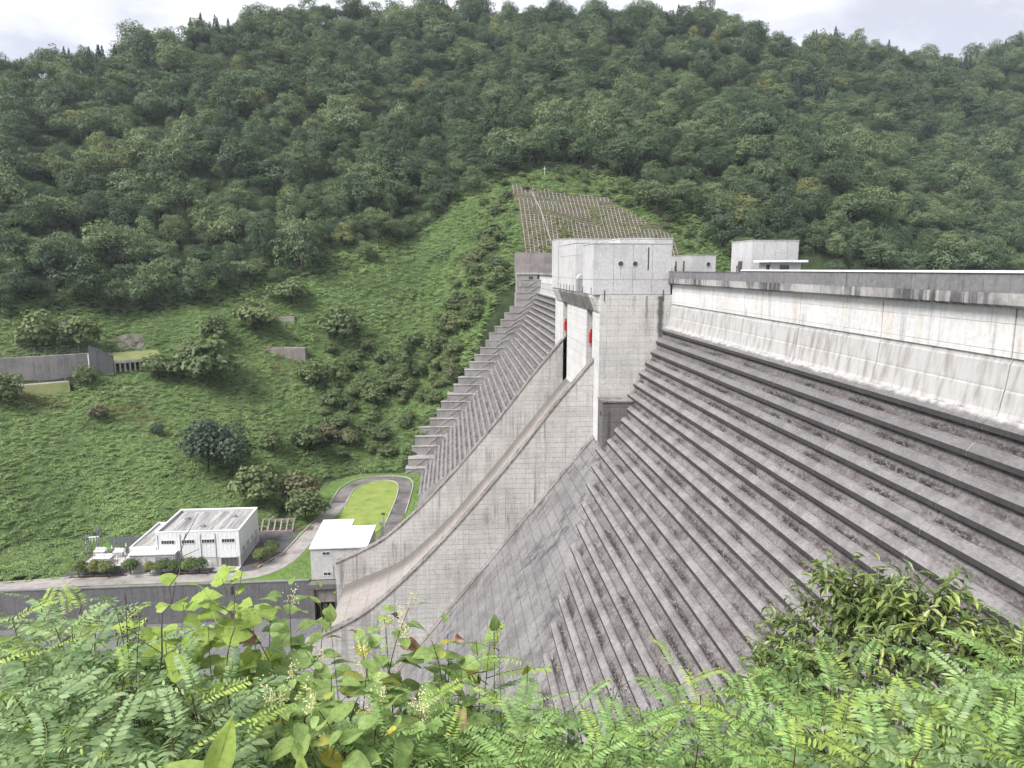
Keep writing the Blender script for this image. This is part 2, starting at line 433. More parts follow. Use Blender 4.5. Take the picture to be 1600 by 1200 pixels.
def grass_material(name, a, b, c_):
    N = NT(name)
    f = N.noise(0.25, 5, 0.65); g = N.noise(3.5, 4, 0.7)
    c = N.ramp(f, (0.32, a), (0.5, b), (0.7, c_))
    c = N.mix(0.35, c, N.ramp(g, (0.3, 0.1), (0.7, 0.9)), 'SOFT_LIGHT')
    return N.done(N.bsdf(c, 0.95, N.bump(g, 0.8, 0.2), spec=0.1))
M['hill'] = grass_material('hillside soil and litter', (0.02, 0.03, 0.014), (0.032, 0.046, 0.02), (0.048, 0.064, 0.028))
M['grass'] = grass_material('rough grass', (0.07, 0.125, 0.03), (0.105, 0.175, 0.042), (0.14, 0.21, 0.055))
M['lawn'] = grass_material('mown lawn', (0.13, 0.19, 0.05), (0.20, 0.255, 0.068), (0.25, 0.29, 0.085))

M['cut_soil'] = grass_material('cut slope soil', (0.06, 0.055, 0.036), (0.095, 0.09, 0.05), (0.095, 0.12, 0.05))
M['dry_turf'] = grass_material('dry turf', (0.12, 0.15, 0.06), (0.17, 0.19, 0.08), (0.20, 0.21, 0.10))
M['turf'] = grass_material('slope turf', (0.046, 0.077, 0.030), (0.068, 0.105, 0.037), (0.093, 0.133, 0.050))
def roof_material():
    N = NT('stained flat roof')
    X, Y, Z = N.xyz()
    f = N.noise(0.5, 4, 0.65, (1.6, 0.14, 1)); g = N.noise(1.5, 4, 0.7)
    c = N.ramp(f, (0.35, (0.15, 0.146, 0.142)), (0.62, (0.36, 0.358, 0.356)))
    c = N.mix(0.4, c, N.ramp(g, (0.3, 0.1), (0.7, 0.9)), 'SOFT_LIGHT')
    return N.done(N.bsdf(c, 0.8, N.bump(g, 0.3, 0.03), spec=0.2))
M['flat_roof'] = roof_material()

# ================================================================== terrain
CP = np.array([(-152.8, 172.0, -71.8), (-173.7, 200.0, -56.2), (-204.1, 240.0, -38.1), (-221.7, 265.0, -17.4), (-255.6, 310.0, 5.0), (-296.7, 365.0, 35.1), (-336.6, 420.0, 73.1), (-373.0, 470.0, 106.9), (-417.7, 526.4, 92.9), (-503.5, 634.5, -3.1), (-113.6, 178.0, -74.2), (-132.3, 212.0, -60.9), (-152.6, 250.0, -40.5), (-166.8, 278.0, -18.7), (-189.0, 320.0, 5.3), (-218.2, 375.0, 36.8), (-246.5, 430.0, 76.4), (-277.3, 490.0, 119.4), (-310.6, 548.8, 105.4), (-374.4, 661.5, 9.4), (-92.1, 199.0, -76.6), (-107.4, 238.0, -58.4), (-120.5, 272.0, -39.9), (-132.2, 303.0, -20.7), (-148.1, 345.0, 5.8), (-166.9, 395.0, 39.3), (-187.1, 450.0, 81.1), (-212.7, 520.0, 136.5), (-238.2, 582.4, 122.5), (-287.1, 702.0, 26.5), (-59.0, 207.0, -76.0), (-69.6, 250.0, -62.3), (-77.8, 285.0, -45.0), (-84.5, 315.0, -21.8), (-88.7, 335.0, -2.9), (-102.1, 395.0, 39.9), (-115.6, 455.0, 83.1), (-129.8, 520.0, 136.3), (-142.0, 575.0, 177.6), (-159.0, 644.0, 163.6), (-191.7, 776.2, 67.6), (-36.1, 263.0, -75.0), (-38.1, 283.0, -58.2), (-41.0, 312.0, -35.8), (-43.2, 336.0, -8.8), (-44.7, 352.0, 6.1), (-50.3, 405.0, 41.4), (-57.0, 470.0, 86.8), (-64.6, 545.0, 144.5), (-71.3, 612.0, 199.7), (-79.8, 685.4, 185.7), (-96.2, 826.2, 89.7), (-4.9, 280.0, -62.9), (-5.0, 296.0, -50.5), (-5.0, 322.0, -28.5), (-5.0, 345.0, -6.0), (-5.0, 365.0, 12.7), (-5.1, 405.0, 41.8), (-5.3, 475.0, 88.6), (-5.5, 560.0, 149.8), (-5.6, 635.0, 211.1), (-6.3, 711.2, 197.1), (-7.6, 857.2, 101.1), (13.8, 294.0, -45.0), (14.5, 306.0, -27.3), (15.3, 320.0, -8.5), (16.2, 338.0, 5.9), (17.6, 365.0, 28.5), (35.4, 320.0, -2.3), (36.2, 328.0, 5.8), (41.4, 376.0, 44.0), (43.1, 392.0, 54.8), (49.6, 452.0, 85.1), (60.1, 550.0, 148.6), (69.8, 640.0, 214.8), (78.2, 716.8, 200.8), (94.2, 864.0, 104.8), (88.8, 335.0, 3.0), (100.2, 382.0, 40.3), (120.8, 465.0, 88.7), (146.7, 570.0, 155.9), (167.4, 655.0, 220.4), (187.4, 733.6, 206.4), (225.9, 884.3, 110.4), (139.8, 345.0, 1.6), (157.9, 395.0, 42.1), (193.7, 490.0, 94.5), (230.7, 590.0, 163.1), (251.9, 648.0, 206.8), (282.2, 725.8, 192.8), (340.1, 874.8, 96.8), (191.9, 350.0, 1.6), (203.4, 375.0, 30.5), (215.4, 400.0, 53.7), (278.2, 520.0, 94.7), (327.9, 620.0, 162.9), (362.4, 690.0, 214.6), (405.9, 772.8, 200.6), (489.3, 931.5, 104.6), (256.1, 385.0, 1.8), (273.0, 415.0, 34.0), (314.2, 480.0, 56.5), (368.9, 570.0, 112.1), (440.2, 690.0, 203.3), (493.0, 772.8, 189.3), (594.2, 931.5, 93.3), (363.2, 430.0, 2.0), (382.0, 455.0, 21.1), (462.7, 560.0, 86.9), (530.0, 650.0, 157.9), (589.1, 730.0, 227.3), (659.8, 817.6, 213.3), (795.3, 985.5, 117.3), (520.0, 450.0, 2.2), (654.7, 580.0, 92.2), (836.9, 760.0, 242.0), (937.3, 851.2, 228.0), (1129.8, 1026.0, 132.0), (-140.0, 172.0, -80.0), (-110.0, 184.0, -80.0), (-100.0, 190.0, -80.0), (-75.0, 195.0, -80.0), (-60.0, 195.0, -80.0), (-47.0, 195.0, -80.0), (-44.0, 225.0, -80.0), (-40.0, 245.0, -80.0), (-28.0, 254.0, -80.0), (-18.0, 252.0, -80.0), (-15.0, 235.0, -80.0), (-60.0, 172.0, -80.0), (-30.0, 180.0, -80.0), (-15.0, 200.0, -80.0), (10.0, 200.0, -100.0), (10.0, 270.0, -92.0), (60.0, 150.0, -100.0), (60.0, 240.0, -75.0), (60.0, 290.0, -40.0), (60.0, 318.0, -12.0), (110.0, 200.0, -90.0), (110.0, 270.0, -45.0), (110.0, 322.0, -12.0), (180.0, 150.0, -95.0), (180.0, 290.0, -40.0), (300.0, 150.0, -80.0), (300.0, 280.0, -40.0), (420.0, 300.0, -40.0)], float)
def _phi(r): return np.sqrt(r*r + 225.0)
_W = np.linalg.solve(_phi(np.linalg.norm(CP[:, None, :2] - CP[None, :, :2], axis=2)), CP[:, 2])
def vnoise(x, y, s, seed):
    """smooth value noise"""
    x = np.asarray(x, float)/s; y = np.asarray(y, float)/s
    xi = np.floor(x).astype(int); yi = np.floor(y).astype(int); fx = x-xi; fy = y-yi
    fx = fx*fx*(3-2*fx); fy = fy*fy*(3-2*fy)
    def h(a, b):
        n = (a*374761393 + b*668265263 + seed*974634777) & 0xffffffff
        n = ((n ^ (n >> 13))*1274126177) & 0xffffffff
        return ((n ^ (n >> 16)) & 0xffff)/65535.0
    return (h(xi, yi)*(1-fx) + h(xi+1, yi)*fx)*(1-fy) + (h(xi, yi+1)*(1-fx) + h(xi+1, yi+1)*fx)*fy
def far_h(X, Y):
    X = np.atleast_1d(np.asarray(X, float)); Y = np.atleast_1d(np.asarray(Y, float))
    out = np.empty(X.shape)
    xf, yf, of = X.ravel(), Y.ravel(), out.ravel()
    for i in range(0, len(xf), 4000):
        r = np.sqrt((xf[i:i+4000, None]-CP[:, 0])**2 + (yf[i:i+4000, None]-CP[:, 1])**2)
        of[i:i+4000] = _phi(r) @ _W
    out = of.reshape(X.shape)
    out = out - 7.5*np.clip((out-60)/60, 0, 1)        # room for the crowns on the skyline
    hz = np.clip((out + 72)/25, 0, 1)
    out = out + hz*((vnoise(X, Y, 60, 1)-0.5)*14*np.clip((out-5)/40, 0, 1) + (vnoise(X, Y, 17, 2)-0.5)*3.0)
    # the terrace runs on level past the end of the yard
    out = np.where((X > -170) & (X < -95) & (Y < 177), np.minimum(out, -76.0+np.clip((Y-174.5)*1.2, 0, 99)), out)
    # cut back for the dam: in front of the abutment the ground stays below the dam face
    zf = np.where(X > 26.8, np.interp(X, [26.8, 28.9, 30.8, 32.9, 34.8, 36.2, 37.6, 39.0], [-29, -25.8, -22.4, -18.5, -14.9, -12, -9.3, -9.0]), -29-(26.8-X)/0.82)
    yb = np.interp(X, [-19, -10, 0, 6, 14, 22, 30, 46], [262, 270, 284, 290, 300, 304, 305, 306])
    wgt = np.clip((yb+3.5-Y)/4.0, 0, 1)*(X > -19)*(X < 46)
    out = np.where(wgt > 0, np.minimum(out, out*(1-wgt)+(zf-3.0)*wgt), out)
    return np.maximum(out, -76.0)
def fh(x, y): return float(far_h(x, y)[0])

NP_ = np.array([(0,0,-1.75),(0,-15,-1.2),(-20,-12,-1.5),(20,0,-1.7),(22,-15,-1.2),(40,18,-1.8),(60,8,-1.7),(0,1.4,-1.95),(-3,1.5,-2.4),(3,1.5,-2.2),
                (0,3,-2.75),(0,5,-3.9),(0,7,-5.5),(0,12,-10.5),(-2.5,4,-3.0),(-4,3,-3.0),(-4,6,-4.6),(4,3,-3.5),(3,5,-4.5),(5,6,-6.0),(8,6,-7.5),(-10,8,-8),(10,12,-11.5),(0,30,-27),(-20,10,-14),(-50,10,-26),(-80,0,-40),
                (30,25,-17),(38,28,-13),(36,32,-20),(33,37,-26),(25,47,-39),(19,56,-47),(10,68,-60),(-10,78,-76),(-40,45,-52),(-40,80,-82),(-80,60,-70),(-100,100,-90),
                (-40,120,-92),(0,100,-90),(-60,140,-93),(-120,140,-92),(-20,150,-93),(-150,60,-72)], float)
_WN = np.linalg.solve(np.sqrt(np.linalg.norm(NP_[:, None, :2]-NP_[None, :, :2], axis=2)**2 + 4.0), NP_[:, 2])
def near_h(X, Y):
    X = np.atleast_1d(np.asarray(X, float)); Y = np.atleast_1d(np.asarray(Y, float))
    r2 = (X[..., None]-NP_[:, 0])**2 + (Y[..., None]-NP_[:, 1])**2
    return np.sqrt(r2 + 4.0) @ _WN
def nh(x, y): return float(near_h(x, y)[0])

def grid_mesh(name, xs, ys, fn, mat, keep=None):
    XX, YY = np.meshgrid(xs, ys)
    ZZ = fn(XX.ravel(), YY.ravel()).reshape(XX.shape)
    V = np.stack([XX.ravel(), YY.ravel(), ZZ.ravel()], 1)
    nx = len(xs); a = (np.arange(len(ys)-1)[:, None]*nx + np.arange(nx-1)[None, :]).ravel()
    F = np.stack([a, a+1, a+1+nx, a+nx], 1)
    if keep is not None:
        c = V[F].mean(1); F = F[keep(c[:, 0], c[:, 1])]
    me = mesh_np(name, V, F, mat)
    me.polygons.foreach_set('use_smooth', [True]*len(me.polygons))
    o = bpy.data.objects.new(name, me); col.objects.link(o)
    return o
xs = np.concatenate([np.arange(-700, -220, 20), np.arange(-220, 260, 4.0), np.arange(260, 1300, 20)])
ys = np.concatenate([[168.95, 169.0, 170.5], np.arange(173, 330, 4.0), np.arange(330, 720, 8.0), np.arange(720, 1300, 25)])
g = grid_mesh('mountain_terrain', xs, ys, lambda a, b: np.where(b < 168.98, -97.0, far_h(a, b)), M['hill'])
tag(g, 'steep wooded mountainside across the valley', kind='structure')
xs = np.concatenate([np.arange(-300, -30, 10), np.arange(-30, 46, 1.5), np.arange(46, 90, 6)])
ys = np.concatenate([np.arange(-60, -6, 6), np.arange(-6, 20, 1.0), np.arange(20, 169, 4), [168.2]])
g = grid_mesh('near_bank_terrain', xs, ys, near_h, M['hill'], keep=lambda x, y: ~((x > 37.5) & (y > 22)))
tag(g, 'overgrown near bank falling away to the river', kind='structure')
tag(MB().box(-300, -28.4, 120, 168.2, -88, -85.5).build('basin_apron', M['retaining']), 'grey concrete apron of the stilling basin', kind='structure')
tag(MB().add([(-300,60,-88.5),(-14,60,-88.5),(-14,168.2,-88.5),(-300,168.2,-88.5)], [(0,1,2,3)]).build('river_water', M['water']), 'river water beside the apron', kind='structure')
tag(MB().add([(46.5,-60,-14),(1200,-60,-14),(1200,420,-14),(46.5,420,-14)], [(0,1,2,3)]).build('reservoir_water', M['water']), 'reservoir water behind the dam', kind='structure')

# ================================================================== the dam
PROF = [(38.0,-1.7),(38.0,-6.2),(37.6,-9.3),(36.2,-12.0),(34.8,-14.9),(32.9,-18.5),(30.8,-22.4),(28.9,-25.8),(26.8,-29.0)]
SL = 0.82
def Xf(z):
    if z >= -1.7: return 38.0
    if z <= -29: return 26.8 + (z+29)*SL
    for (x0, z0), (x1, z1) in zip(PROF, PROF[1:]):
        if z1 <= z <= z0: return x0 + (x1-x0)*(z-z0)/(z1-z0)
def nrm(z):
    """outward normal of the face in the (x, z) plane"""
    d = Vector((Xf(z-0.6)-Xf(z+0.6), -1.2)).normalized()     # down the slope
    return d, Vector((d.y, -d.x))
body_poly = PROF + [(26.8+(-96+29)*SL, -96), (46.4, -96), (46.4, -1.7)]
dam = thing('dam', 'grey concrete gravity dam with a ledged downstream face crossing the valley', 'dam', (38, 120, -60))
GAP = 0.035
edges = [15, 30, 45, 60, 75, 90, 105, 121]
for a, b in zip(edges, edges[1:]):
    MB().prism(body_poly, a+GAP, b-GAP).build('monolith', M['recess'], dam)
MB().prism(body_poly, 121+GAP, 174).build('monolith', M['recess'], dam)
le = list(np.arange(174, 300, 15.0)) + [322]
for a, b in zip(le, le[1:]):
    MB().prism(body_poly, a+GAP, b-GAP).build('monolith', M['recess'], dam)

# clean upper wall panels, one per monolith, 12 cm proud of the body
for a, b in list(zip(edges, edges[1:])) + list(zip(le, le[1:])):
    MB().prism([(37.88,-1.72),(37.88,-6.0),(38.6,-6.0),(38.6,-1.72)], a+0.06, b-0.06).build('wall_panel', M['wall_white'], dam)
# overhanging crest fascia and parapet panels
def crest_run(y0, y1, step, top):
    n = max(1, round((y1-y0)/step))
    for i in range(n):
        a = y0+(y1-y0)*i/n; b = y0+(y1-y0)*(i+1)/n
        MB().prism([(37.15,-1.62),(37.15,-2.42),(37.5,-2.62),(37.87,-2.62),(38.5,-2.0),(38.5,-1.62)], a+0.012, b-0.012).build('crest_fascia', M['fascia'], dam)
        MB().prism([(37.22,-1.61),(37.22,top),(37.5,top),(37.5,-1.61)], a+0.02, b-0.02).build('parapet_panel', M['parapet'], dam)
crest_run(15, 90, 2.5, -0.28)
crest_run(90, 121, 2.6, -0.5)
crest_run(174, 318, 4.8, -0.5)
MB().box(37.12, 37.62, 15, 90, -0.275, -0.10).build('parapet_rail', M['white_metal'], dam)
MB().box(37.16, 37.58, 90.05, 121, -0.495, -0.40).build('parapet_coping', M['parapet'], dam)
MB().box(37.16, 37.58, 174, 318, -0.495, -0.40).build('parapet_coping', M['parapet'], dam)
MB().box(37.9, 46.3, 15, 318, -1.69, -1.60).build('crest_roadway', M['asphalt'], dam)
MB().box(46.0, 46.35, 15, 318, -1.59, -0.5).build('upstream_parapet', M['parapet'], dam)

# ledges
def rib_poly(z, hh=0.82, out=0.42):
    d, n = nrm(z)
    p0 = Vector((Xf(z), z))
    def q(s, m): r = p0 + d*s + n*m; return (r.x, r.y)
    return [q(0, -0.15), q(0.0, out*0.45), q(0.13, out*0.72), q(hh, out), (q(hh, out)[0]-0.0, q(hh, out)[1]-0.40), q(hh-0.1, 0.0), q(hh-0.1, -0.15)]
PITCH = 1.87
def blacken_edge(o):
    """the riser and underside of a ledge get the near-black material"""
    o.data.materials.append(M['ledge_black']); o.data.polygons[5].material_index = 1; o.data.polygons[6].material_index = 1
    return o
def plain_edge(z): return 121 - max(0, (-30.2-z))*2.2
for k in range(-2, 37):
    z = -10.1 - PITCH*k
    poly = rib_poly(z, 0.80, 0.60) if k >= 0 else rib_poly(z, 1.72, 0.17)
    yl = plain_edge(z - 0.5)
    for a, b in zip(edges, edges[1:]):
        b2 = min(b, yl)
        if z < -20 and b < 34: continue
        if nh(Xf(z), (a+b)/2) > z + 7: continue
        if b2 - a < 0.6: continue
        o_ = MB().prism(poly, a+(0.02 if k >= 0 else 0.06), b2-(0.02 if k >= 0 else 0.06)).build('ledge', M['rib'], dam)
        if k >= 0: blacken_edge(o_)
    # the far bank half of the face
    ys0 = 174 if z > -31 else 167 + (-30.2-z)*1.45
    yab = np.interp(-z, [0, 27, 36, 50, 62, 70, 78], [306, 306, 300, 288, 279, 268, 262])
    if yab - ys0 > 2:
        blacken_edge(MB().prism(poly, ys0, yab+4).build('ledge', M['rib'], dam))

# smooth strips beside the chute: a slab flush with the ledges
def face_slab(pts, name, ramp):
    """pts: (z, y) corners below -29 m"""
    d, n = nrm(-60)
    top = []; bot = []
    for i, (z, y) in enumerate(pts):
        p = Vector((Xf(z), z))
        a = p + n*0.44; b = p - n*0.3
        top.append((a.x, y, a.y)); bot.append((b.x, y+ramp.get(i, 0), b.y))
    m = len(pts)
    return MB().add(top+bot, [tuple(range(m)), tuple(range(2*m-1, m-1, -1))] + [(i, i+m, (i+1) % m+m, (i+1) % m) for i in range(m)]).build(name, M['dam_plain'], dam)
face_slab([(-29.6, 125.2), (-29.6, 121.2), (-30.2, 121.0), (-86, -1.8), (-86, 125.2)], 'smooth_strip', {2: -5, 3: -5})
face_slab([(-29.6, 174), (-29.6, 164.6), (-90, 164.6), (-90, 251)], 'smooth_strip', {3: 4})
# mossy curb along the foot of the chute wall
def strip_on_face(z0, z1, y0, y1, lift, mat, name):
    d, n = nrm(-60)
    v = []
    for z, y in ((z0, y0), (z0, y1), (z1, y1), (z1, y0)):
        p = Vector((Xf(z), z)) + n*(0.445+lift); v.append((p.x, y, p.y))
    for z, y in ((z0, y0), (z0, y1), (z1, y1), (z1, y0)):
        p = Vector((Xf(z), z)) + n*0.3; v.append((p.x, y, p.y))
    return MB().add(v, [(0,1,2,3),(7,6,5,4),(0,4,5,1),(1,5,6,2),(2,6,7,3),(3,7,4,0)]).build(name, mat, dam)
strip_on_face(-29.6, -80, 123.4, 125.18, 0.18, M['coping'], 'mossy_curb')

# ---------------------------------------------------------------- spillway chute (part of the dam)
WT = [(26.5,-14.2),(25.1,-16.2),(18.1,-24.6),(12.1,-32.4),(4.5,-41.6),(-1.6,-48.6),(-9.2,-56.4),(-16.9,-63.0),(-23,-66.3),(-28.3,-68.6)]
def sm(pl, n=5):
    """Catmull-Rom through the points"""
    out = []
    P = [pl[0]] + list(pl) + [pl[-1]]
    for i in range(1, len(P)-2):
        for t in np.linspace(0, 1, n, endpoint=False):
            p0, p1, p2, p3 = (np.array(P[i+k], float) for k in (-1, 0, 1, 2))
            out.append(tuple(0.5*((2*p1)+(-p0+p2)*t+(2*p0-5*p1+4*p2-p3)*t*t+(-p0+3*p1-3*p2+p3)*t**3)))
    out.append(tuple(pl[-1])); return out
WTs = sm(WT)
wall_poly = WTs + [(-28.3, -92), (28.5, -92), (28.5, -14.2)]
cop_poly = WTs + [(x+0.12, z-0.35) for x, z in reversed(WTs)]
for y0, y1 in ((125.2, 127.2), (161.8, 164.0)):
    wl_ = MB().prism([(x, z-0.36) if i < len(WTs) else (x, z) for i, (x, z) in enumerate(wall_poly)], y0, y1).build('chute_wall', M['chute_wall'], dam)
    MB().prism(cop_poly, y0-0.06, y1+0.06).build('coping', M['coping'], wl_)
FL = [(30,-20.5),(25.8,-25.3),(18.1,-34.8),(10.1,-44.8),(5,-50.8),(-1.7,-58.5),(-7.8,-64.3),(-13.4,-68.8),(-23.2,-72.9),(-26.7,-74.9),(-28.2,-80.4)]
FLs = sm(FL, 4)
# floor slabs between transverse joints
for i in range(0, len(FLs)-1, 3):
    seg = FLs[i:i+4]
    MB().prism(seg + [(x+2.2, z-1.2) for x, z in reversed(seg)], 127.22, 161.78).build('chute_slab', M['chute_floor'], dam)
MB().prism(FLs + [(-28.2, -92), (30, -92)], 127.25, 161.75).build('chute_body', M['stained'], dam) if False else None

# ---------------------------------------------------------------- gate piers and breast wall
def noses(y0, y1, ztop, zbot):
    MB().box(25.35, 40, y0, y1, zbot, ztop).build('pier', M['pier'], dam)
    MB().box(25.27, 25.347, y0+0.005, y1-0.005, zbot, ztop).build('pier_nose', M['pier_nose'], dam)
noses(121, 125.18, -4.42, -31)
noses(161.8, 174, -4.42, -31)
MB().box(25.35, 37, 125.2, 127.2, -15.0, -4.42).build('pier', M['pier'], dam)
MB().box(25.27, 25.347, 125.2, 127.2, -16.2, -4.42).build('pier_nose', M['pier_nose'], dam)
MB().box(25.5, 37, 133.3, 156.3, -24.5, -4.42).build('breast_wall', M['pier'], dam)
for i in range(4):
    a = 133.3 + 23.0*i/4
    for j in range(8):
        zt = -4.45 - 20*j/8
        MB().box(25.36, 25.497, a+0.02, a+23.0/4-0.02, zt-2.5+0.02, zt-0.02).build('breast_panel', M['pier_nose'], dam)
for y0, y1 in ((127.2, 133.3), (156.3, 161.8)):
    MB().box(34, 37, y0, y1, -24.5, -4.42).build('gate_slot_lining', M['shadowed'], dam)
    gt = thing('sluice_gate', 'red steel sluice gate in the %s slot of the gate tower' % ('near' if y0 < 130 else 'far'), 'gate', (28, (y0+y1)/2, -14), 'spillway gates')
    MB().box(28.0, 28.3, y0+0.3, y1-0.3, -22, -13.0).build('gate_leaf', M['dark_metal'], gt)
    for zz in (-13.0, -11.9, -16.5, -20):
        MB().box(27.2, 28.0, y0+0.3, y1-0.3, zz-0.45, zz).build('gate_beam', M['red'], gt)
    xr = 25.75 if y0 < 130 else 25.5
    MB().box(xr, xr+0.45, y1-1.5, y1-0.25, -13.9, -11.9).build('hoist_block', M['red'], gt)
    MB().box(xr+0.1, xr+0.4, y1-1.7, y1-1.0, -12.1, -11.2).build('hoist_bracket', M['red'], gt)
    for yy in (y0+0.7, y0+3.2, y1-0.5):
        MB().box(26.6, 26.9, yy-0.14, yy+0.14, -22, -4.5).build('gate_rail', M['dark_metal'], gt)
# concrete box against the pier foot
bx = MB().box(25.3, 32.4, 116.9, 120.98, -30.8, -22.45).build('pier_box', M['stained'], dam)
MB().box(25.15, 32.3, 116.75, 120.99, -22.445, -22.2).build('box_lid', M['coping'], bx)
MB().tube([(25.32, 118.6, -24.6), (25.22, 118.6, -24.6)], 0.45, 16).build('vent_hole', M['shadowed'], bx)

# ---------------------------------------------------------------- gatehouse on the piers
gh = thing('gatehouse', 'pale concrete gatehouse with two round windows above the spillway piers', 'gatehouse', (31, 121, -4.4))
def panel_box(name_core, x0, x1, y0, y1, z0, z1, ny, nx, zcuts, gap=0.03):
    """core block, faced with separate cast panels on the downstream (-X) and near (-Y) sides"""
    MB().box(x0, x1, y0, y1, z0, z1).build(name_core, M['gate_panel'], gh)
    zs = [z0] + zcuts + [z1]
    for za, zb in zip(zs, zs[1:]):
        for i in range(ny):
            a = y0+(y1-y0)*i/ny; b = y0+(y1-y0)*(i+1)/ny
            MB().box(x0-0.10, x0-0.004, a+gap, b-gap, za+gap, zb-gap).build('facade_panel', M['gate_panel'], gh)
        for i in range(nx):
            a = x0+(x1-x0)*i/nx; b = x0+(x1-x0)*(i+1)/nx
            MB().box(a+gap, b-gap, y0-0.10, y0-0.004, za+gap, zb-gap).build('facade_panel', M['gate_panel'], gh)
    MB().box(x0-0.16, x1+0.05, y0-0.16, y1+0.05, z1+0.003, z1+0.14).build('roof_edge', M['gate_panel'], gh)
panel_box('near_house', 24.15, 37.6, 121.1, 131, -4.38, 4.2, 2, 4, [-1.85])
panel_box('middle_house', 24.15, 37, 139, 161, -4.38, 4.95, 6, 3, [-1.85, 2.6])
panel_box('far_house', 24.0, 37, 161.3, 171, -4.38, 6.55, 3, 3, [-1.85])
panel_box('link_house', 26.5, 37, 131.02, 138.98, -4.38, 3.4, 2, 2, [-1.85])
panel_box('hoist_house', 31.2, 41.0, 131.6, 160, 4.0, 5.45, 6, 3, [])
# sloping soffits under the overhang
for y0, y1 in ((121.3, 125.2), (125.25, 133.2), (133.35, 144.8), (144.85, 156.2), (156.3, 161.7), (161.85, 170.8)):
    MB().prism([(24.15, -4.385), (25.9, -4.385), (25.9, -7.4), (25.1, -7.4), (24.15, -4.9)], y0, y1).build('soffit', M['coping'] if 125 < y0 < 160 else M['pier'], gh)
# round windows with recessed glass
def ring(cx, cy, cz, r, t, axis, n=24, dep=0.12):
    m = MB(); v = []; f = []
    for i in range(n):
        a = 2*math.pi*i/n
        for rr, dd in ((r, 0), (r+t, 0), (r+t, dep), (r, dep)):
            c, s_ = math.cos(a)*rr, math.sin(a)*rr
            v.append((cx+c, cy+dd, cz+s_) if axis == 'Y' else (cx+dd, cy+c, cz+s_))
    for i in range(n):
        j = (i+1) % n
        for q in range(4):
            f.append((i*4+q, i*4+(q+1) % 4, j*4+(q+1) % 4, j*4+q))
    return m.add(v, f)
def disc(cx, cy, cz, r, axis, n=24):
    v = []
    for i in range(n):
        a = 2*math.pi*i/n
        v.append((cx+math.cos(a)*r, cy, cz+math.sin(a)*r) if axis == 'Y' else (cx, cy+math.cos(a)*r, cz+math.sin(a)*r))
    return MB().add(v, [tuple(range(n))])
for px_ in (28.75, 31.25):
    w_ = ring(px_, 120.93, 0.85, 0.42, 0.07, 'Y').build('round_window', M['gate_panel'], gh)
    disc(px_, 120.985, 0.85, 0.43, 'Y').build('pane', M['glass'], w_)
    MB().box(px_-0.02, px_+0.02, 120.97, 120.99, -1.8, 0.45).build('drip_stain_channel', M['parapet'], gh)
MB().box(33.42, 33.62, 120.96, 120.99, -0.2, 3.6).build('tar_patch', M['shadowed'], gh)
# stair hoods with rounded tops between the houses
for yy in (136.5, 167.5):
    v = MB().box(24.0, 25.2, yy-0.9, yy+0.9, -4.3, -1.9)
    v.build('stair_hood', M['grey_glass'], gh)
    t_ = MB()
    arc = [(math.cos(a)*0.95+24.9, math.sin(a)*0.95-1.9) for a in np.linspace(0, math.pi, 9)]
    t_.prism(arc, yy-0.95, yy+0.95).build('hood_top', M['gate_panel'], gh)
for yy in (122.5, 130.5, 141, 145.5, 149, 153, 158):
    MB().tube([(23.99, yy, -4.4), (23.99, yy, -3.2)], 0.06, 6).build('drain_pipe', M['dark_metal'], gh)
for xx in (26.0, 36.3):
    MB().tube([(xx, 120.93, -5.5), (xx, 120.93, -3.6)], 0.06, 6).build('drain_pipe', M['dark_metal'], gh)

# ---------------------------------------------------------------- houses on the crest
def crest_house(name, label, x0, x1, y0, y1, z1, ny, nx):
    t = thing(name, label, 'building', (x0, y0, -1.6))
    MB().box(x0, x1, y0, y1, -1.6, z1).build('core_wall', M['gate_panel'], t)
    for i in range(ny):
        a = y0+(y1-y0)*i/ny; b = y0+(y1-y0)*(i+1)/ny
        MB().box(x0-0.08, x0-0.004, a+0.025, b-0.025, -1.55, z1-0.02).build('facade_panel', M['gate_panel'], t)
    for i in range(nx):
        a = x0+(x1-x0)*i/nx; b = x0+(x1-x0)*(i+1)/nx
        MB().box(a+0.025, b-0.025, y0-0.08, y0-0.004, -1.55, z1-0.02).build('facade_panel', M['gate_panel'], t)
    MB().box(x0-0.14, x1+0.1, y0-0.14, y1+0.1, z1+0.003, z1+0.1).build('roof_slab', M['gate_panel'], t)
    return t
t = crest_house('elevator_house', 'tall blank concrete house on the crest with a brown door', 48, 55.6, 112, 120.5, 4.45, 3, 4)
d_ = MB().box(47.86, 47.915, 115.6, 117.3, -1.55, 1.25).build('door', M['shutter'], t)
for i in range(3): MB().box(47.84, 47.858, 115.62+i*0.56, 116.1+i*0.56, -1.5, 1.2).build('leaf_panel', M['shutter'], d_)
d_ = MB().box(50.6, 51.8, 111.86, 111.915, -1.55, 0.4).build('door', M['shutter'], t)
MB().tube([(51.1, 111.9, 0.95), (51.1, 111.7, 0.95)], 0.18, 12).build('wall_lamp', M['white_metal'], t)
t = crest_house('low_crest_house', 'low concrete house with one round window beside the gatehouse', 46.6, 51.4, 137, 154, 2.6, 5, 2)
w_ = ring(49.9, 136.83, 0.85, 0.42, 0.08, 'Y').build('round_window', M['gate_panel'], t)
disc(49.9, 136.9, 0.85, 0.43, 'Y').build('pane', M['glass'], w_)
for yy in (141.5, 146.5, 150.5):
    w_ = MB().box(46.46, 46.515, yy-0.45, yy+0.45, -0.6, 1.5).build('window', M['glass'], t)
    MB().box(46.43, 46.458, yy-0.05, yy+0.05, -0.6, 1.5).build('mullion', M['grey_metal'], w_)
hut = thing('crest_hut', 'small flat-roofed white hut on the crest in front of the tall house', 'hut', (47, 102.7, -1.6))
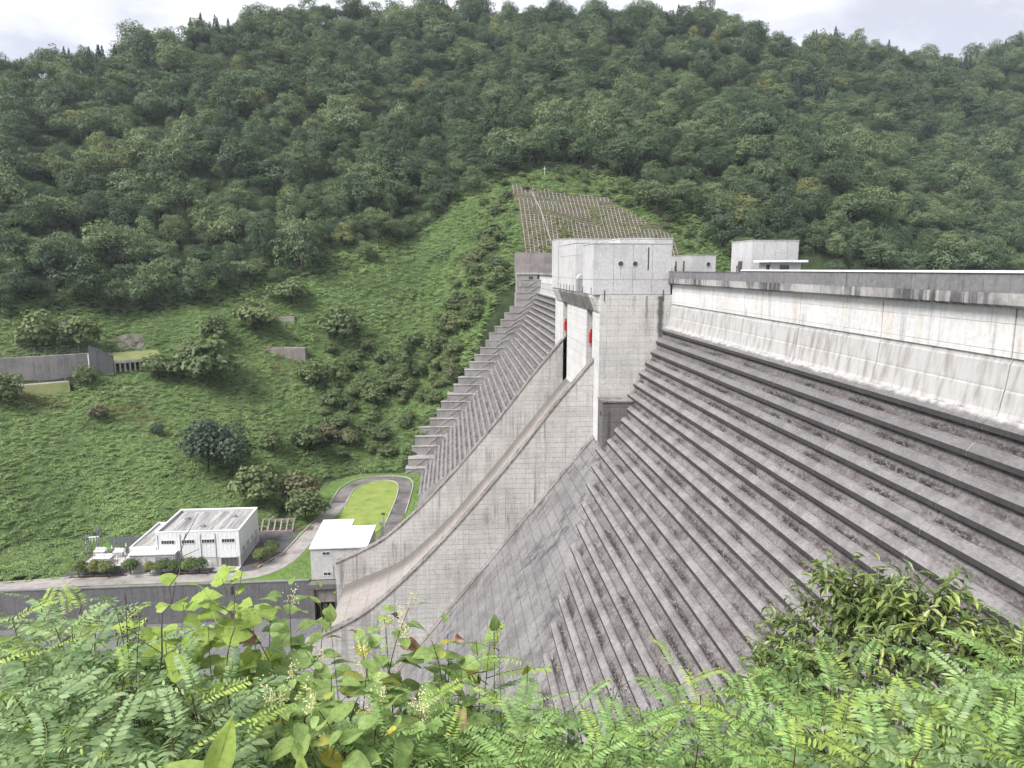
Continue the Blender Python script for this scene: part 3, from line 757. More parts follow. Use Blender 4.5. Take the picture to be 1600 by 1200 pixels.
MB().box(47, 51.5, 102.7, 107, -1.6, 0.95).build('wall', M['gate_panel'], hut)
MB().box(46.3, 52.3, 102.1, 107.6, 0.955, 1.28).build('roof_slab', M['white_metal'], hut)
MB().box(46.93, 46.99, 103.2, 104.3, -1.2, 0.6).build('window', M['glass'], hut)
w_ = MB().box(48.3, 49.7, 102.63, 102.69, -0.9, 0.55).build('window', M['glass'], hut)
MB().box(48.3, 49.7, 102.58, 102.628, -0.25, -0.15).build('mullion', M['white_metal'], w_)
for i, yy in enumerate((113.5, 118.8, 146, 149.2, 152.2)):
    b = thing('crest_bollard', ['short dark bollard lamp at the near corner of the tall crest house', 'short dark bollard lamp left of the tall crest house door',
              'short dark bollard lamp before the low crest house window', 'short dark bollard lamp at the middle of the low crest house', 'short dark bollard lamp hard against the gatehouse'][i], 'bollard', (46.0, yy, -0.5), 'bollard lamps on the crest')
    MB().tube([(46.15, yy, -0.49), (46.15, yy, 0.15)], 0.09, 8).build('post', M['dark_metal'], b)
    MB().tube([(46.15, yy, 0.15), (46.15, yy, 0.62)], 0.2, 8, 0.03).build('cap', M['dark_metal'], b)

# ---------------------------------------------------------------- left abutment blocks
ab = thing('abutment_stairs', 'flight of big concrete abutment blocks climbing the far end of the dam', 'abutment', (10, 290, -60))
BL = [(29.0,37.8,303.7,-4.7,-7.5),(27.5,37.2,298.5,-7.4,-10.1),(26.6,36.0,291.6,-9.9,-12.5),(25.9,34.6,291.3,-12.4,-15.4),(24.4,33.0,296.2,-15.6,-18.3),(22.5,31.5,298.5,-18.4,-21.3),
      (20.6,29.7,302.5,-21.5,-24.5),(18.4,27.8,305.6,-24.7,-27.5),(16.1,25.5,305.1,-27.4,-30.6),(14.0,23.1,302.8,-30.3,-33.5),(11.7,21.1,297.1,-32.8,-36.0),(9.5,18.7,296.6,-35.8,-38.9),
      (6.8,16.1,296.2,-38.7,-42.0),(5.0,13.5,295.9,-41.9,-45.2),(2.5,11.3,293.1,-44.6,-47.9),(0.1,9.2,285.3,-46.5,-50.5),(-2.2,6.7,285.3,-50.3,-53.5),(-4.5,4.1,284.8,-53.2,-56.7),
      (-6.7,2.1,279.2,-55.4,-59.1),(-9.3,-0.7,279.5,-59.0,-62.5),(-13.3,-3.1,275.8,-61.4,-65.4),(-15.1,-5.4,272.2,-64.3,-68.3),(-15.6,-7.2,262.6,-65.7,-70.5),(-16.7,-9.9,261.1,-69.9,-73.8),(-18.6,-12.7,267.7,-75.5,-77.2)]
yy0 = 306.0
for i, (xa, xb, Yb, zt, zb) in enumerate(BL):
    yq = np.interp(-zt, [0, 27, 36, 50, 62, 70, 78], [304, 304, 299, 287, 278, 266, 261])
    s = yq/Yb
    xa, xb, zt, zb = xa*s, xb*s, zt*s, zb*s
    jut = 0.25*((i*7) % 3); yq = yq - 0.11*i
    bl = MB().box(xa-jut, xb+3.5, yq, yq+26, zb-0.35, zt).build('abutment_block', M['block_step'], ab)
    MB().tube([(xb-6.0, yq-0.12, zb+0.1), (xb+0.4, yq-0.12, zt+1.2)], 0.10, 5).build('handrail', M['kerb'], bl)
    MB().box(xa-jut-0.12, xb+1, yq-0.14, yq+3, zt+0.003, zt+0.18).build('block_cap', M['block_step'], bl)
aw = thing('abutment_wall', 'weathered pinkish concrete wall block at the far end of the crest', 'wall', (36, 312, -3))
MB().box(28, 47, 310, 322, -2.4, 6.9).build('upper_wall', M['old_wall'], aw)
MB().box(28, 37.0, 309.6, 322, -16, -2.42).build('lower_wall', M['block_step'], aw)
MB().box(27.6, 47.3, 309.2, 309.99, -2.35, -1.7).build('ledge', M['kerb'], aw)
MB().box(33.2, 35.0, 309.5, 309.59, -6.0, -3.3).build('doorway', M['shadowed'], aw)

# ================================================================== terrace
ZT = -76.0
def ribbon(name, pts, width, z, mat, closed=False, kind='structure', label=None):
    P = [np.array(p, float) for p in (sm(pts, 6) if len(pts) > 2 else pts)]
    L, Rr = [], []
    for i, p in enumerate(P):
        t = P[min(i+1, len(P)-1)] - P[max(i-1, 0)]; t = t/np.linalg.norm(t); nn = np.array([-t[1], t[0]])
        w = width if not callable(width) else width(i/(len(P)-1))
        L.append((*(p+nn*w/2), z)); Rr.append((*(p-nn*w/2), z))
    n = len(P)
    o = MB().add(L+Rr, [(i, i+n, i+1+n, i+1) for i in range(n-1)]).build(name, mat)
    return tag(o, label, kind=kind)
def sheet(name, poly, z, mat, label=None, kind='structure'):
    o = MB().add([(x, y, z) for x, y in poly], [tuple(range(len(poly)))]).build(name, mat)
    return tag(o, label, kind=kind)
sheet('terrace_grass', [(-99,169.2),(-12,169.2),(-12,262),(-46,262),(-48,204),(-99,204)], ZT+0.03, M['grass'], 'rough grass on the terrace below the dam')
sheet('terrace_grass', [(-150,169.2),(-99.05,169.2),(-99.05,177),(-150,173.5)], ZT+0.03, M['grass'], 'grass verge at the left end of the terrace')
sheet('yard_asphalt', [(-98,174.3),(-52,174.3),(-46.5,184),(-45.5,203),(-57,203),(-57,198),(-84,198.5),(-98,190)], ZT+0.06, M['asphalt'], 'dark asphalt yard around the powerhouse')
ribbon('access_road', [(-150,166.5),(-118,170.3),(-98,172.4),(-72,172.8),(-55,172.9),(-48.5,175.5),(-44.8,182),(-43,192),(-41.5,203),(-38.8,220),(-38,235)], 4.9, ZT+0.10, M['road'], label='pale access road along the retaining wall')
ribbon('loop_road', [(-38.2,228),(-37.6,240),(-34.2,250),(-27.5,254.6),(-21,253.4),(-17.6,246),(-17.4,232),(-17.9,218),(-19.2,204),(-20.5,192)], 4.3, ZT+0.14, M['loop_road'], label='oval loop road at the foot of the dam')
lawn = [(-35.4,222),(-35.2,240),(-32.5,247.5),(-27.5,251.6),(-22.5,251.0),(-20,245),(-19.6,232),(-20.3,218),(-21.2,205),(-27.9,192),(-35.0,192),(-35.6,205)]
sheet('oval_lawn', sm(lawn + [lawn[0]], 4)[:-1], ZT+0.18, M['lawn'], 'bright mown lawn inside the loop road')
def kerb_line(pts, label):
    P = sm(pts, 6) if len(pts) > 2 else pts
    m = MB()
    for (x0, y0), (x1, y1) in zip(P, P[1:]):
        d = np.array([x1-x0, y1-y0]); d = d/np.linalg.norm(d); nn = np.array([-d[1], d[0]])*0.12
        m.add([(x0+nn[0], y0+nn[1], ZT), (x0-nn[0], y0-nn[1], ZT), (x1-nn[0], y1-nn[1], ZT), (x1+nn[0], y1+nn[1], ZT),
               (x0+nn[0], y0+nn[1], ZT+0.38), (x0-nn[0], y0-nn[1], ZT+0.38), (x1-nn[0], y1-nn[1], ZT+0.38), (x1+nn[0], y1+nn[1], ZT+0.38)],
              [(0,3,2,1),(4,5,6,7),(0,1,5,4),(1,2,6,5),(2,3,7,6),(3,0,4,7)])
    return tag(m.build('kerb', M['kerb']), label, kind='structure')
kerb_line([(-118,172.9),(-98,174.9),(-96,175.6)], 'kerb at the left end of the yard')
kerb_line([(-49.5,178.6),(-47.4,182),(-45.7,192),(-44.2,203),(-41.4,219),(-40.6,235),(-39.5,246),(-35.5,254),(-27.5,257.4),(-18.6,255.8),(-15.0,248),(-15,232),(-15.6,216)], 'pale kerb round the outside of the loop road')
kerb_line(lawn[:9], 'pale kerb round the lawn')
sheet('soil_bed', [(-94.5,197.5),(-70,200.5),(-70,204.5),(-96,203)], ZT+0.22, M['soil'], 'bare brown soil behind the powerhouse')
sheet('soil_bed', [(-56,203.5),(-42,203.5),(-42,206.5),(-56,206.5)], ZT+0.25, M['soil'], 'bare brown soil under the crib frame')

# river side retaining wall
rw = thing('river_retaining_wall', 'long dark grey concrete retaining wall below the access road', 'wall', (-70, 168.6, -90))
for i in range(19):
    a = -36.0 - 6*i
    MB().box(a-5.97, a, 168.25, 169.0, -92, ZT+0.2).build('wall_panel', M['retaining'], rw)
MB().box(-150, -36, 168.15, 169.05, ZT+0.205, ZT+0.45).build('coping', M['parapet'], rw)
for i in (3, 9, 14):
    MB().box(-36.8-6*i, -36.2-6*i, 168.18, 168.248, -78.6, -76.4).build('drain_recess', M['shadowed'], rw)

# sluice frame under the control house
sf = thing('outlet_frame', 'dark concrete outlet frame in the wall under the small white house', 'frame', (-32, 168, -90))
MB().box(-35.9, -28.5, 166.6, 169.2, -77.3, -76.05).build('deck', M['stained'], sf)
MB().box(-35.9, -34.6, 166.7, 169.2, -92, -77.31).build('post', M['stained'], sf)
MB().box(-29.6, -28.5, 166.7, 169.2, -92, -77.31).build('post', M['stained'], sf)
MB().box(-34.58, -29.62, 167.4, 169.1, -81.0, -77.32).build('gate_panel', M['old_wall'], sf)
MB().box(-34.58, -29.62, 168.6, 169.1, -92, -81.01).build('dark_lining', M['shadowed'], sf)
for xx in (-33.4, -32.0):
    MB().box(xx-0.2, xx+0.2, 167.6, 168.1, -92, -81.02).build('stop_log_guide', M['soil'], sf)

# ---------------------------------------------------------------- powerhouse
def add_window(x0, x1, z0, z1, y, parent, nm=3, deep=0.12, glass='glass'):
    w = MB().box(x0, x1, y-0.04, y+deep, z0, z1).build('window', M[glass], parent)
    f = MB()
    f.box(x0-0.08, x1+0.08, y-0.10, y-0.042, z0-0.10, z0-0.005); f.box(x0-0.08, x1+0.08, y-0.10, y-0.042, z1+0.005, z1+0.10)
    f.box(x0-0.10, x0-0.005, y-0.10, y-0.042, z0, z1); f.box(x1+0.005, x1+0.10, y-0.10, y-0.042, z0, z1)
    for i in range(1, nm):
        xx = x0+(x1-x0)*i/nm; f.box(xx-0.035, xx+0.035, y-0.09, y-0.043, z0, z1)
    f.build('frame', M['white_metal'], w)
    return w
def add_window_x(y0, y1, z0, z1, x, parent, nm=2, glass='glass'):
    w = MB().box(x-0.1, x+0.04, y0, y1, z0, z1).build('window', M[glass], parent)
    f = MB()
    f.box(x+0.042, x+0.10, y0-0.08, y1+0.08, z0-0.10, z0-0.005); f.box(x+0.042, x+0.10, y0-0.08, y1+0.08, z1+0.005, z1+0.10)
    f.box(x+0.042, x+0.10, y0-0.10, y0-0.005, z0, z1); f.box(x+0.042, x+0.10, y1+0.005, y1+0.10, z0, z1)
    f.build('frame', M['white_metal'], w)
    return w
ph = thing('powerhouse', 'large white flat-roofed powerhouse with a low side wing on the terrace', 'building', (-66, 187, ZT))
x0, x1, y0, y1, zt = -75.8, -55.3, 178.8, 196.0, -66.1
MB().box(x0, x1, y0, y1, ZT, zt-0.75).build('core_wall', M['hut'], ph)
# vertical wall cladding panels
n = 20
for i in range(n):
    a = x0+(x1-x0)*i/n; b = x0+(x1-x0)*(i+1)/n
    MB().box(a+0.02, b-0.02, y0-0.09, y0-0.004, -73.1, zt).build('cladding_panel', M['white_metal'], ph)
n = 16
for i in range(n):
    a = y0+(y1-y0)*i/n; b = y0+(y1-y0)*(i+1)/n
    MB().box(x1+0.004, x1+0.09, a+0.02, b-0.02, -73.1, zt).build('cladding_panel', M['white_metal'], ph)
MB().box(x0-0.09, x1+0.1, y1-0.0, y1+0.25, ZT, zt).build('back_wall', M['white_metal'], ph)
MB().box(x0-0.09, x0-0.004, y0-0.09, y1, -70, zt).build('end_wall', M['white_metal'], ph)
MB().box(x0+0.3, x1-0.3, y0+0.3, y1-0.2, zt-0.74, zt-0.62).build('roof', M['flat_roof'], ph)
for bb in ((x0-0.15, x1+0.15, y0-0.15, y0+0.3), (x0-0.15, x1+0.15, y1-0.05, y1+0.4), (x0-0.15, x0+0.3, y0+0.31, y1-0.06), (x1-0.3, x1+0.15, y0+0.31, y1-0.06)):
    MB().box(*bb, zt+0.003, zt+0.16).build('parapet_cap', M['white_metal'], ph)
for bb in ((x0+0.01, x1-0.01, y0+0.005, y0+0.28), (x0+0.01, x1-0.01, y1-0.24, y1-0.005), (x0+0.01, x0+0.28, y0+0.3, y1-0.3), (x1-0.28, x1-0.01, y0+0.3, y1-0.3)):
    MB().box(*bb, zt-0.74, zt).build('parapet_wall', M['hut'], ph)
for i in range(4):
    add_window(-74.5+i*4.97, -71.4+i*4.97, -69.15, -68.25, y0-0.1, ph, 5)
for yy in (181.6, 185.5, 189.7, 193.3):
    add_window_x(yy-0.75, yy+0.75, -73.0+0.2, -71.4, x1+0.1, ph, 2, 'grey_glass')
sh = MB().box(-60.2, -55.95, y0-0.13, y0-0.1, -73.25, -71.4).build('shutter_box', M['white_metal'], ph)
sd_ = MB().box(-60.1, -56.0, y0-0.11, y0-0.02, ZT+0.15, -73.28).build('shutter_door', M['shutter'], ph)
for i in range(5): MB().box(-60.1+i*1.02, -60.0+i*1.02, y0-0.16, y0-0.112, ZT+0.15, -73.3).build('jamb', M['grey_metal'], sd_)
MB().box(-61.6, -55.2, y0-2.6, y0-0.12, ZT, ZT+0.28).build('loading_step', M['kerb'], ph)
MB().box(-63.5, -62.6, y0-0.06, y0-0.003, ZT+0.1, -73.9).build('door', M['white_metal'], ph)
for xx in (-75.4, -69.9, -64.9, -61.2):
    MB().tube([(xx, y0-0.17, zt-0.6), (xx, y0-0.17, ZT+0.3)], 0.07, 6).build('downpipe', M['grey_glass'], ph)
for xx, yy in ((-72, 190), (-66, 184), (-60, 191)):
    MB().box(xx-0.5, xx+0.5, yy-0.5, yy+0.5, zt-0.6, zt+0.05).build('roof_vent', M['grey_glass'], ph)
# low wing
ax0, ax1, ay0, ay1, azt = -82.5, -75.93, 178.7, 197, -69.75
MB().box(ax0, ax1, ay0, ay1, ZT, azt-0.6).build('wing_wall', M['hut'], ph)
MB().box(ax0+0.25, ax1, ay0+0.25, ay1-0.25, azt-0.59, azt-0.5).build('wing_roof', M['flat_roof'], ph)
for bb in ((ax0, ax1, ay0, ay0+0.25), (ax0, ax1, ay1-0.25, ay1), (ax0, ax0+0.25, ay0+0.26, ay1-0.26)):
    MB().box(*bb, azt-0.595, azt).build('wing_parapet', M['white_metal'], ph)
MB().box(-81.8, -70.8, 176.9, 178.68, ZT, -71.2).build('porch_wall', M['hut'], ph)
MB().box(-82.0, -70.6, 176.6, 178.69, -71.195, -70.85).build('porch_roof', M['white_metal'], ph)
add_window(-75.7, -71.4, -73.2, -71.75, 176.9, ph, 2, 0.02, 'grey_glass')
for xx in (-81.1, -79.5, -77.9): add_window(xx-0.28, xx+0.28, -73.0, -71.9, 176.9, ph, 1, 0.02, 'grey_glass')
MB().box(-78.4, -77.2, 176.84, 176.898, ZT+0.05, -73.6).build('entrance', M['glass'], ph)
MB().box(-81.9, -74, 174.9, 176.88, ZT, ZT+0.3).build('entrance_step', M['kerb'], ph)

# ---------------------------------------------------------------- control house at the chute
ch = thing('control_house', 'small white two-storey control house beside the chute wall', 'building', (-30, 176, ZT))
fp = [(-35.6,169.4),(-22.0,169.4),(-21.4,183.8),(-27.8,183.8),(-27.8,188.9),(-35.6,188.9)]
MB().slab(fp, ZT+0.01, -68.0).build('wall', M['hut'], ch)
fp2 = [(-35.85,169.1),(-21.7,169.1),(-21.1,184.1),(-27.55,184.1),(-27.55,189.2),(-35.85,189.2)]
MB().slab(fp2, -67.995, -67.65).build('roof', M['white_metal'], ch)
add_window(-32.7, -31.0, -69.6, -68.9, 169.4, ch, 2)
add_window(-32.6, -30.9, -74.9, -74.2, 169.4, ch, 2)
MB().tube([(-30.2, 169.36, -76), (-30.2, 169.36, -72.6)], 0.06, 6).build('drain_pipe', M['grey_metal'], ch)
cm = thing('camera_mast', 'thin steel camera mast rising behind the white control house', 'mast', (-19.8, 186, ZT))
for dx, dy in ((-0.35, -0.35), (0.35, -0.35), (0.35, 0.35), (-0.35, 0.35)):
    MB().tube([(-19.8+dx, 186+dy, ZT), (-19.8+dx*0.7, 186+dy*0.7, -68)], 0.06, 5).build('leg', M['grey_metal'], cm)
for zz in (-74, -72, -70):
    MB().box(-20.1, -19.5, 185.7, 186.3, zz, zz+0.07).build('brace', M['grey_metal'], cm)
MB().box(-20.6, -19.0, 185.2, 186.8, -68, -67.85).build('platform', M['grey_metal'], cm)
for (a, b) in (((-20.6, 185.2), (-19, 185.2)), ((-19, 185.2), (-19, 186.8)), ((-20.6, 186.8), (-19, 186.8)), ((-20.6, 185.2), (-20.6, 186.8))):
    MB().tube([(*a, -67), (*b, -67)], 0.04, 5).build('rail', M['grey_metal'], cm)
MB().tube([(-19.4, 186.4, -67.85), (-19.4, 186.4, -65.6)], 0.06, 6).build('pole', M['grey_metal'], cm)
MB().box(-19.9, -18.9, 186.1, 186.6, -65.6, -65.2).build('camera_head', M['dark_metal'], cm)

# crib frame behind the yard
cf = thing('crib_frame', 'white concrete crib frame holding the slope behind the powerhouse yard', 'retaining frame', (-52, 204, ZT))
for xx in np.linspace(-56.5, -47.6, 6):
    MB().add([(xx-0.2,203.2,ZT),(xx+0.2,203.2,ZT),(xx+0.2,206.4,-73.7),(xx-0.2,206.4,-73.7),(xx-0.2,203.2,ZT+0.5),(xx+0.2,203.2,ZT+0.5),(xx+0.2,206.4,-73.2),(xx-0.2,206.4,-73.2)],
             [(0,3,2,1),(4,5,6,7),(0,1,5,4),(1,2,6,5),(2,3,7,6),(3,0,4,7)]).build('upright', M['lattice'], cf)
MB().box(-56.8, -47.3, 202.8, 203.19, ZT, ZT+0.55).build('bottom_beam', M['lattice'], cf)
MB().box(-56.8, -47.3, 206.42, 206.8, -74, -73.2).build('top_beam', M['lattice'], cf)

# ---------------------------------------------------------------- switchyard
sy = thing('switchyard_enclosure', 'low concrete switchyard enclosure left of the powerhouse', 'enclosure', (-90, 183, ZT))
MB().box(-95.0, -84.4, 177.6, 177.9, ZT, -74.2).build('front_wall', M['retaining'], sy)
MB().box(-84.4, -84.1, 177.6, 187, ZT, -74.2).build('side_wall', M['retaining'], sy)
MB().box(-95.0, -84.41, 177.91, 187, ZT, -74.6).build('fill_slab', M['kerb'], sy)
fn = MB()
for i in range(15):
    xx = -95.5+i*0.9; fn.tube([(xx, 195.4, ZT), (xx, 195.4, -73.2)], 0.05, 4)
fence = thing('yard_fence', 'grey panel fence between the switchyard and powerhouse wing', 'fence', (-89, 195.4, ZT))
for i in range(13):
    a = -95.4+i*0.98
    MB().box(a+0.03, a+0.95, 195.36, 195.42, ZT+0.15, -73.1).build('fence_panel', M['grey_metal'], fence)
for i in range(14): MB().box(-95.44+i*0.98, -95.36+i*0.98, 195.43, 195.51, ZT, -72.9).build('post', M['grey_metal'], fence)
def lattice_tower(xc, yc, ztop, label):
    t = thing('gantry_tower', label, 'tower', (xc, yc, ZT), 'switchyard gantry towers')
    w0, w1 = 0.7, 0.35
    for sx, sy_ in ((-1,-1),(1,-1),(1,1),(-1,1)):
        MB().tube([(xc+sx*w0, yc+sy_*w0, ZT), (xc+sx*w1, yc+sy_*w1, ztop)], 0.09, 5).build('leg', M['grey_metal'], t)
    nz = 6
    for i in range(nz):
        za = ZT+(ztop-ZT)*i/nz; zb = ZT+(ztop-ZT)*(i+1)/nz
        wa = w0+(w1-w0)*i/nz; wb = w0+(w1-w0)*(i+1)/nz
        s_ = 1 if i % 2 else -1
        MB().tube([(xc-s_*wa, yc-wa, za), (xc+s_*wb, yc-wb, zb)], 0.05, 4).build('brace', M['grey_metal'], t)
        MB().tube([(xc-wa, yc-s_*wa, za), (xc-wb, yc+s_*wb, zb)], 0.05, 4).build('brace', M['grey_metal'], t)
    return t
g1 = lattice_tower(-94.8, 189.2, -67.6, 'taller grey lattice gantry tower in the switchyard')
g2 = lattice_tower(-98.6, 190.6, -70.3, 'shorter grey lattice gantry tower in the switchyard')
MB().tube([(-94.8, 189.2, -70.6), (-98.6, 190.6, -71.2)], 0.14, 6).build('cross_beam', M['white_metal'], g1)
for i in range(3):
    xx = -96.0-i*0.9; yy = 189.6+i*0.33
    MB().tube([(xx, yy, -70.9-i*0.1), (xx, yy, -72.0)], 0.10, 6).build('insulator', M['white_metal'], g1)
MB().tube([(-96.2, 188.2, -68.9), (-93.6, 190.2, -68.9)], 0.07, 5).build('cross_arm', M['grey_metal'], g1)
MB().tube([(-100.1, 189.8, -70.6), (-97.2, 191.2, -70.6)], 0.07, 5).build('cross_arm', M['grey_metal'], g2)
def transformer(xc, yc, w, d, h, label):
    t = thing('transformer', label, 'transformer', (xc, yc, -74.6), 'switchyard transformers')
    b = MB().box(xc-w/2, xc+w/2, yc-d/2, yc+d/2, -74.58, -74.58+h).build('tank', M['kerb'], t)
    for i in range(6):
        xx = xc-w/2+0.2+i*(w-0.4)/5
        MB().box(xx-0.05, xx+0.05, yc-d/2-0.35, yc-d/2-0.004, -74.4, -74.75+h).build('radiator_fin', M['white_metal'], t)
    MB().box(xc-w/2-0.1, xc+w/2+0.1, yc-d/2-0.1, yc+d/2+0.1, -74.577+h, -74.47+h).build('lid', M['white_metal'], t)
    for i in range(3):
        xx = xc-w/3+i*w/3
        MB().tube([(xx, yc, -74.47+h), (xx, yc, -73.5+h)], 0.13, 8, 0.07).build('bushing', M['white_metal'], t)
    MB().tube([(xc-w/2, yc+d/4, -74.2+h), (xc+w/2, yc+d/4, -74.2+h)], 0.22, 8).build('conservator', M['white_metal'], t)
transformer(-90.2, 181.2, 4.0, 2.4, 1.5, 'white-topped transformer at the front of the switchyard')
transformer(-92.8, 185.2, 2.6, 1.8, 1.7, 'pale transformer below the taller gantry tower')
transformer(-88.2, 185.4, 2.4, 1.8, 1.3, 'small pale transformer beside the powerhouse wing')
for i, (xx, yy) in enumerate(((-86.3, 180), (-85.6, 183), (-91, 187.6), (-88, 189), (-85, 187.5))):
    s_ = thing('switchgear_post', ['white insulator post at the front corner of the switchyard', 'white insulator post at the side wall of the switchyard', 'white insulator post behind the pale transformer',
               'white insulator post near the yard fence', 'white insulator post close to the powerhouse wing'][i], 'insulator', (xx, yy, -74.6), 'switchyard insulator posts')
    MB().tube([(xx, yy, -75.9 if yy > 187 else -74.58), (xx, yy, -73.4)], 0.12, 6).build('post', M['grey_metal'], s_)
    MB().tube([(xx, yy, -73.4), (xx, yy, -72.5)], 0.2, 8, 0.1).build('insulator', M['white_metal'], s_)

# planter kerbs of the yard trees
for i, (a, b, yy) in enumerate(((-95, -86.2, 175.2), (-83, -79.6, 175.4), (-77.4, -62.4, 175.0))):
    pl = thing('planter_bed', ['kerbed planter bed before the switchyard', 'short kerbed planter bed at the powerhouse wing', 'long kerbed planter bed before the powerhouse'][i], 'planter', (a, yy, ZT), 'planter beds in the yard')
    MB().box(a, b, yy-0.9, yy-0.7, ZT+0.062, ZT+0.3).build('kerb', M['kerb'], pl)
    MB().box(a, b, yy+0.7, yy+0.9, ZT+0.062, ZT+0.3).build('kerb', M['kerb'], pl)
    MB().box(a+0.01, b-0.01, yy-0.69, yy+0.69, ZT+0.062, ZT+0.22).build('soil', M['soil'], pl)
pl = thing('planter_bed', 'kerbed planter bed right of the powerhouse', 'planter', (-49, 182, ZT), 'planter beds in the yard')
MB().slab([(-52.6,178.4),(-51.0,177.9),(-46.6,187.3),(-48.0,188)], ZT+0.062, ZT+0.25).build('soil', M['soil'], pl)
MB().slab([(-50.98,177.9),(-50.7,177.8),(-46.3,187.2),(-46.58,187.3)], ZT+0.062, ZT+0.32).build('kerb', M['kerb'], pl)

# ---------------------------------------------------------------- road bench, wall and rock shed on the hillside
hw = thing('hillside_road_wall', 'grey concrete retaining wall above the hillside road', 'wall', (-150, 258, -39))
pts_w = [(-215, 216), (-190, 232), (-163.2, 249), (-154.1, 254), (-142.7, 260), (-131.3, 267.4)]
for (xa, ya), (xb, yb) in zip(pts_w, pts_w[1:]):
    nn = 4
    for i in range(nn):
        a = np.array([xa+(xb-xa)*i/nn, ya+(yb-ya)*i/nn]); b = np.array([xa+(xb-xa)*(i+1)/nn, ya+(yb-ya)*(i+1)/nn])
        d = (b-a)/np.linalg.norm(b-a); q = np.array([-d[1], d[0]])*1.6
        MB().slab([tuple(a+d*0.02), tuple(b-d*0.02), tuple(b-d*0.02+q), tuple(a+d*0.02+q)], -44, -30.2).build('wall_panel', M['block_step'], hw)
hf = thing('hillside_fence', 'tall mesh fence standing on the hillside road wall', 'fence', (-150, 258, -30))
for (xa, ya), (xb, yb) in zip(pts_w, pts_w[1:]):
    for i in range(4):
        a = np.array([xa+(xb-xa)*i/4, ya+(yb-ya)*i/4+0.8]); b = np.array([xa+(xb-xa)*(i+1)/4, ya+(yb-ya)*(i+1)/4+0.8])
        MB().tube([(*a, -30.2), (*a, -27.2)], 0.07, 5).build('post', M['grey_metal'], hf)
        for zz in (-27.3, -28.3, -29.3):
            MB().tube([(*a, zz), (*b, zz)], 0.04, 4).build('wire', M['grey_metal'], hf)
sw_ = thing('stair_side_wall', 'dark sloping stair wall with railings at the end of the hillside fence', 'wall', (-130, 268, -39))
MB().add([(-131.2,267,-27.5),(-124.5,270,-31.5),(-124.5,270.8,-31.5),(-131.2,268,-27.5),(-131.2,267,-44),(-124.5,270,-44),(-124.5,270.8,-44),(-131.2,268,-44)],
         [(0,1,2,3),(7,6,5,4),(0,4,5,1),(1,5,6,2),(2,6,7,3),(3,7,4,0)]).build('wall', M['retaining'], sw_)
for i in range(7):
    t_ = i/6
    MB().tube([(-131.2+6.7*t_, 266.9+3*t_, -27.5-4*t_), (-131.2+6.7*t_, 266.9+3*t_, -25.6-4*t_)], 0.07, 5).build('rail_post', M['dark_metal'], sw_)
for dz in (0, 0.9, 1.9):
    MB().tube([(-131.2, 266.9, -27.5+dz), (-124.5, 269.9, -31.5+dz)], 0.06, 5).build('rail', M['dark_metal'], sw_)
hr = ribbon('hillside_road', [(-215,212.5),(-190,228.8),(-163.2,245.5),(-154,250.2),(-146,254.5),(-136,261)], 4.0, -39.3, M['road'], label='narrow road cut into the hillside')
_v = [tuple(v.co) for v in hr.data.vertices]; _n = len(_v)//2
_sh = MB()
for i in range(_n-1):
    for k in (0, _n):
        a_, b_ = Vector(_v[k+i]), Vector(_v[k+i+1]); o_ = Vector((0, 0, 0)) if k == 0 else Vector((1.6, -2.6, 0))
        _sh.add([a_-Vector((0, 0, 0.02)), b_-Vector((0, 0, 0.02)), b_+o_-Vector((0, 0, 5)), a_+o_-Vector((0, 0, 5))], [(0, 1, 2, 3)])
tag(_sh.build('road_shoulder', M['dry_turf']), 'grassy shoulder carrying the hillside road', kind='structure')
for i, (x, y, z) in enumerate(((-143.8,257.5,-41), (-137.5,261.9,-40.1), (-129.8,263.7,-41.9))):
    lp = thing('steel_pole', ['thin grey pole farthest left on the hillside road', 'thin grey pole in the middle of the hillside wall', 'thick pale pole at the end of the hillside wall'][i], 'pole', (x, y, z), 'poles by the hillside road')
    MB().tube([(x, y, z), (x, y, -29.6-i*0.3)], 0.12+0.06*i, 8, 0.09+0.05*i).build('shaft', M['white_metal'] if i == 2 else M['grey_metal'], lp)
    MB().tube([(x, y, -29.7-i*0.3), (x+0.9, y-0.5, -29.45-i*0.3)], 0.07, 6).build('arm', M['grey_metal'], lp)
rs = thing('rock_shed', 'long concrete rock shed with a row of columns and a grassy roof', 'rock shed', (-120, 275, -39))
A_, B_ = np.array([-126.3, 270.9]), np.array([-112.5, 280.4])
dd = (B_-A_)/np.linalg.norm(B_-A_); qq = np.array([-dd[1], dd[0]])
for i in range(11):
    p = A_+(B_-A_)*i/10
    c = [p, p+dd*0.55, p+dd*0.55+qq*0.8, p+qq*0.8]
    MB().slab([tuple(k) for k in c], -40.5, -34.6).build('column', M['kerb'], rs)
c = [A_-dd*1-qq*0.5, B_+dd*1.5-qq*0.5, B_+dd*1.5+qq*7, A_-dd*1+qq*7]
rsr = MB().slab([tuple(k) for k in c], -34.59, -33.6).build('roof_slab', M['kerb'], rs)
c = [A_-dd*1-qq*0.2, B_+dd*1.5-qq*0.2, B_+dd*1.5+qq*7, A_-dd*1+qq*7]
MB().add([(*c[0], -33.55), (*c[1], -33.55), (*c[2], -31.2), (*c[3], -31.2)], [(0,1,2,3)]).build('grass_top', M['dry_turf'], rsr)
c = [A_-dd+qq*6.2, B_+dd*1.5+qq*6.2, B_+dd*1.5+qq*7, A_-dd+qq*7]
MB().slab([tuple(k) for k in c], -41, -34.6).build('back_wall', M['shadowed'], rs)
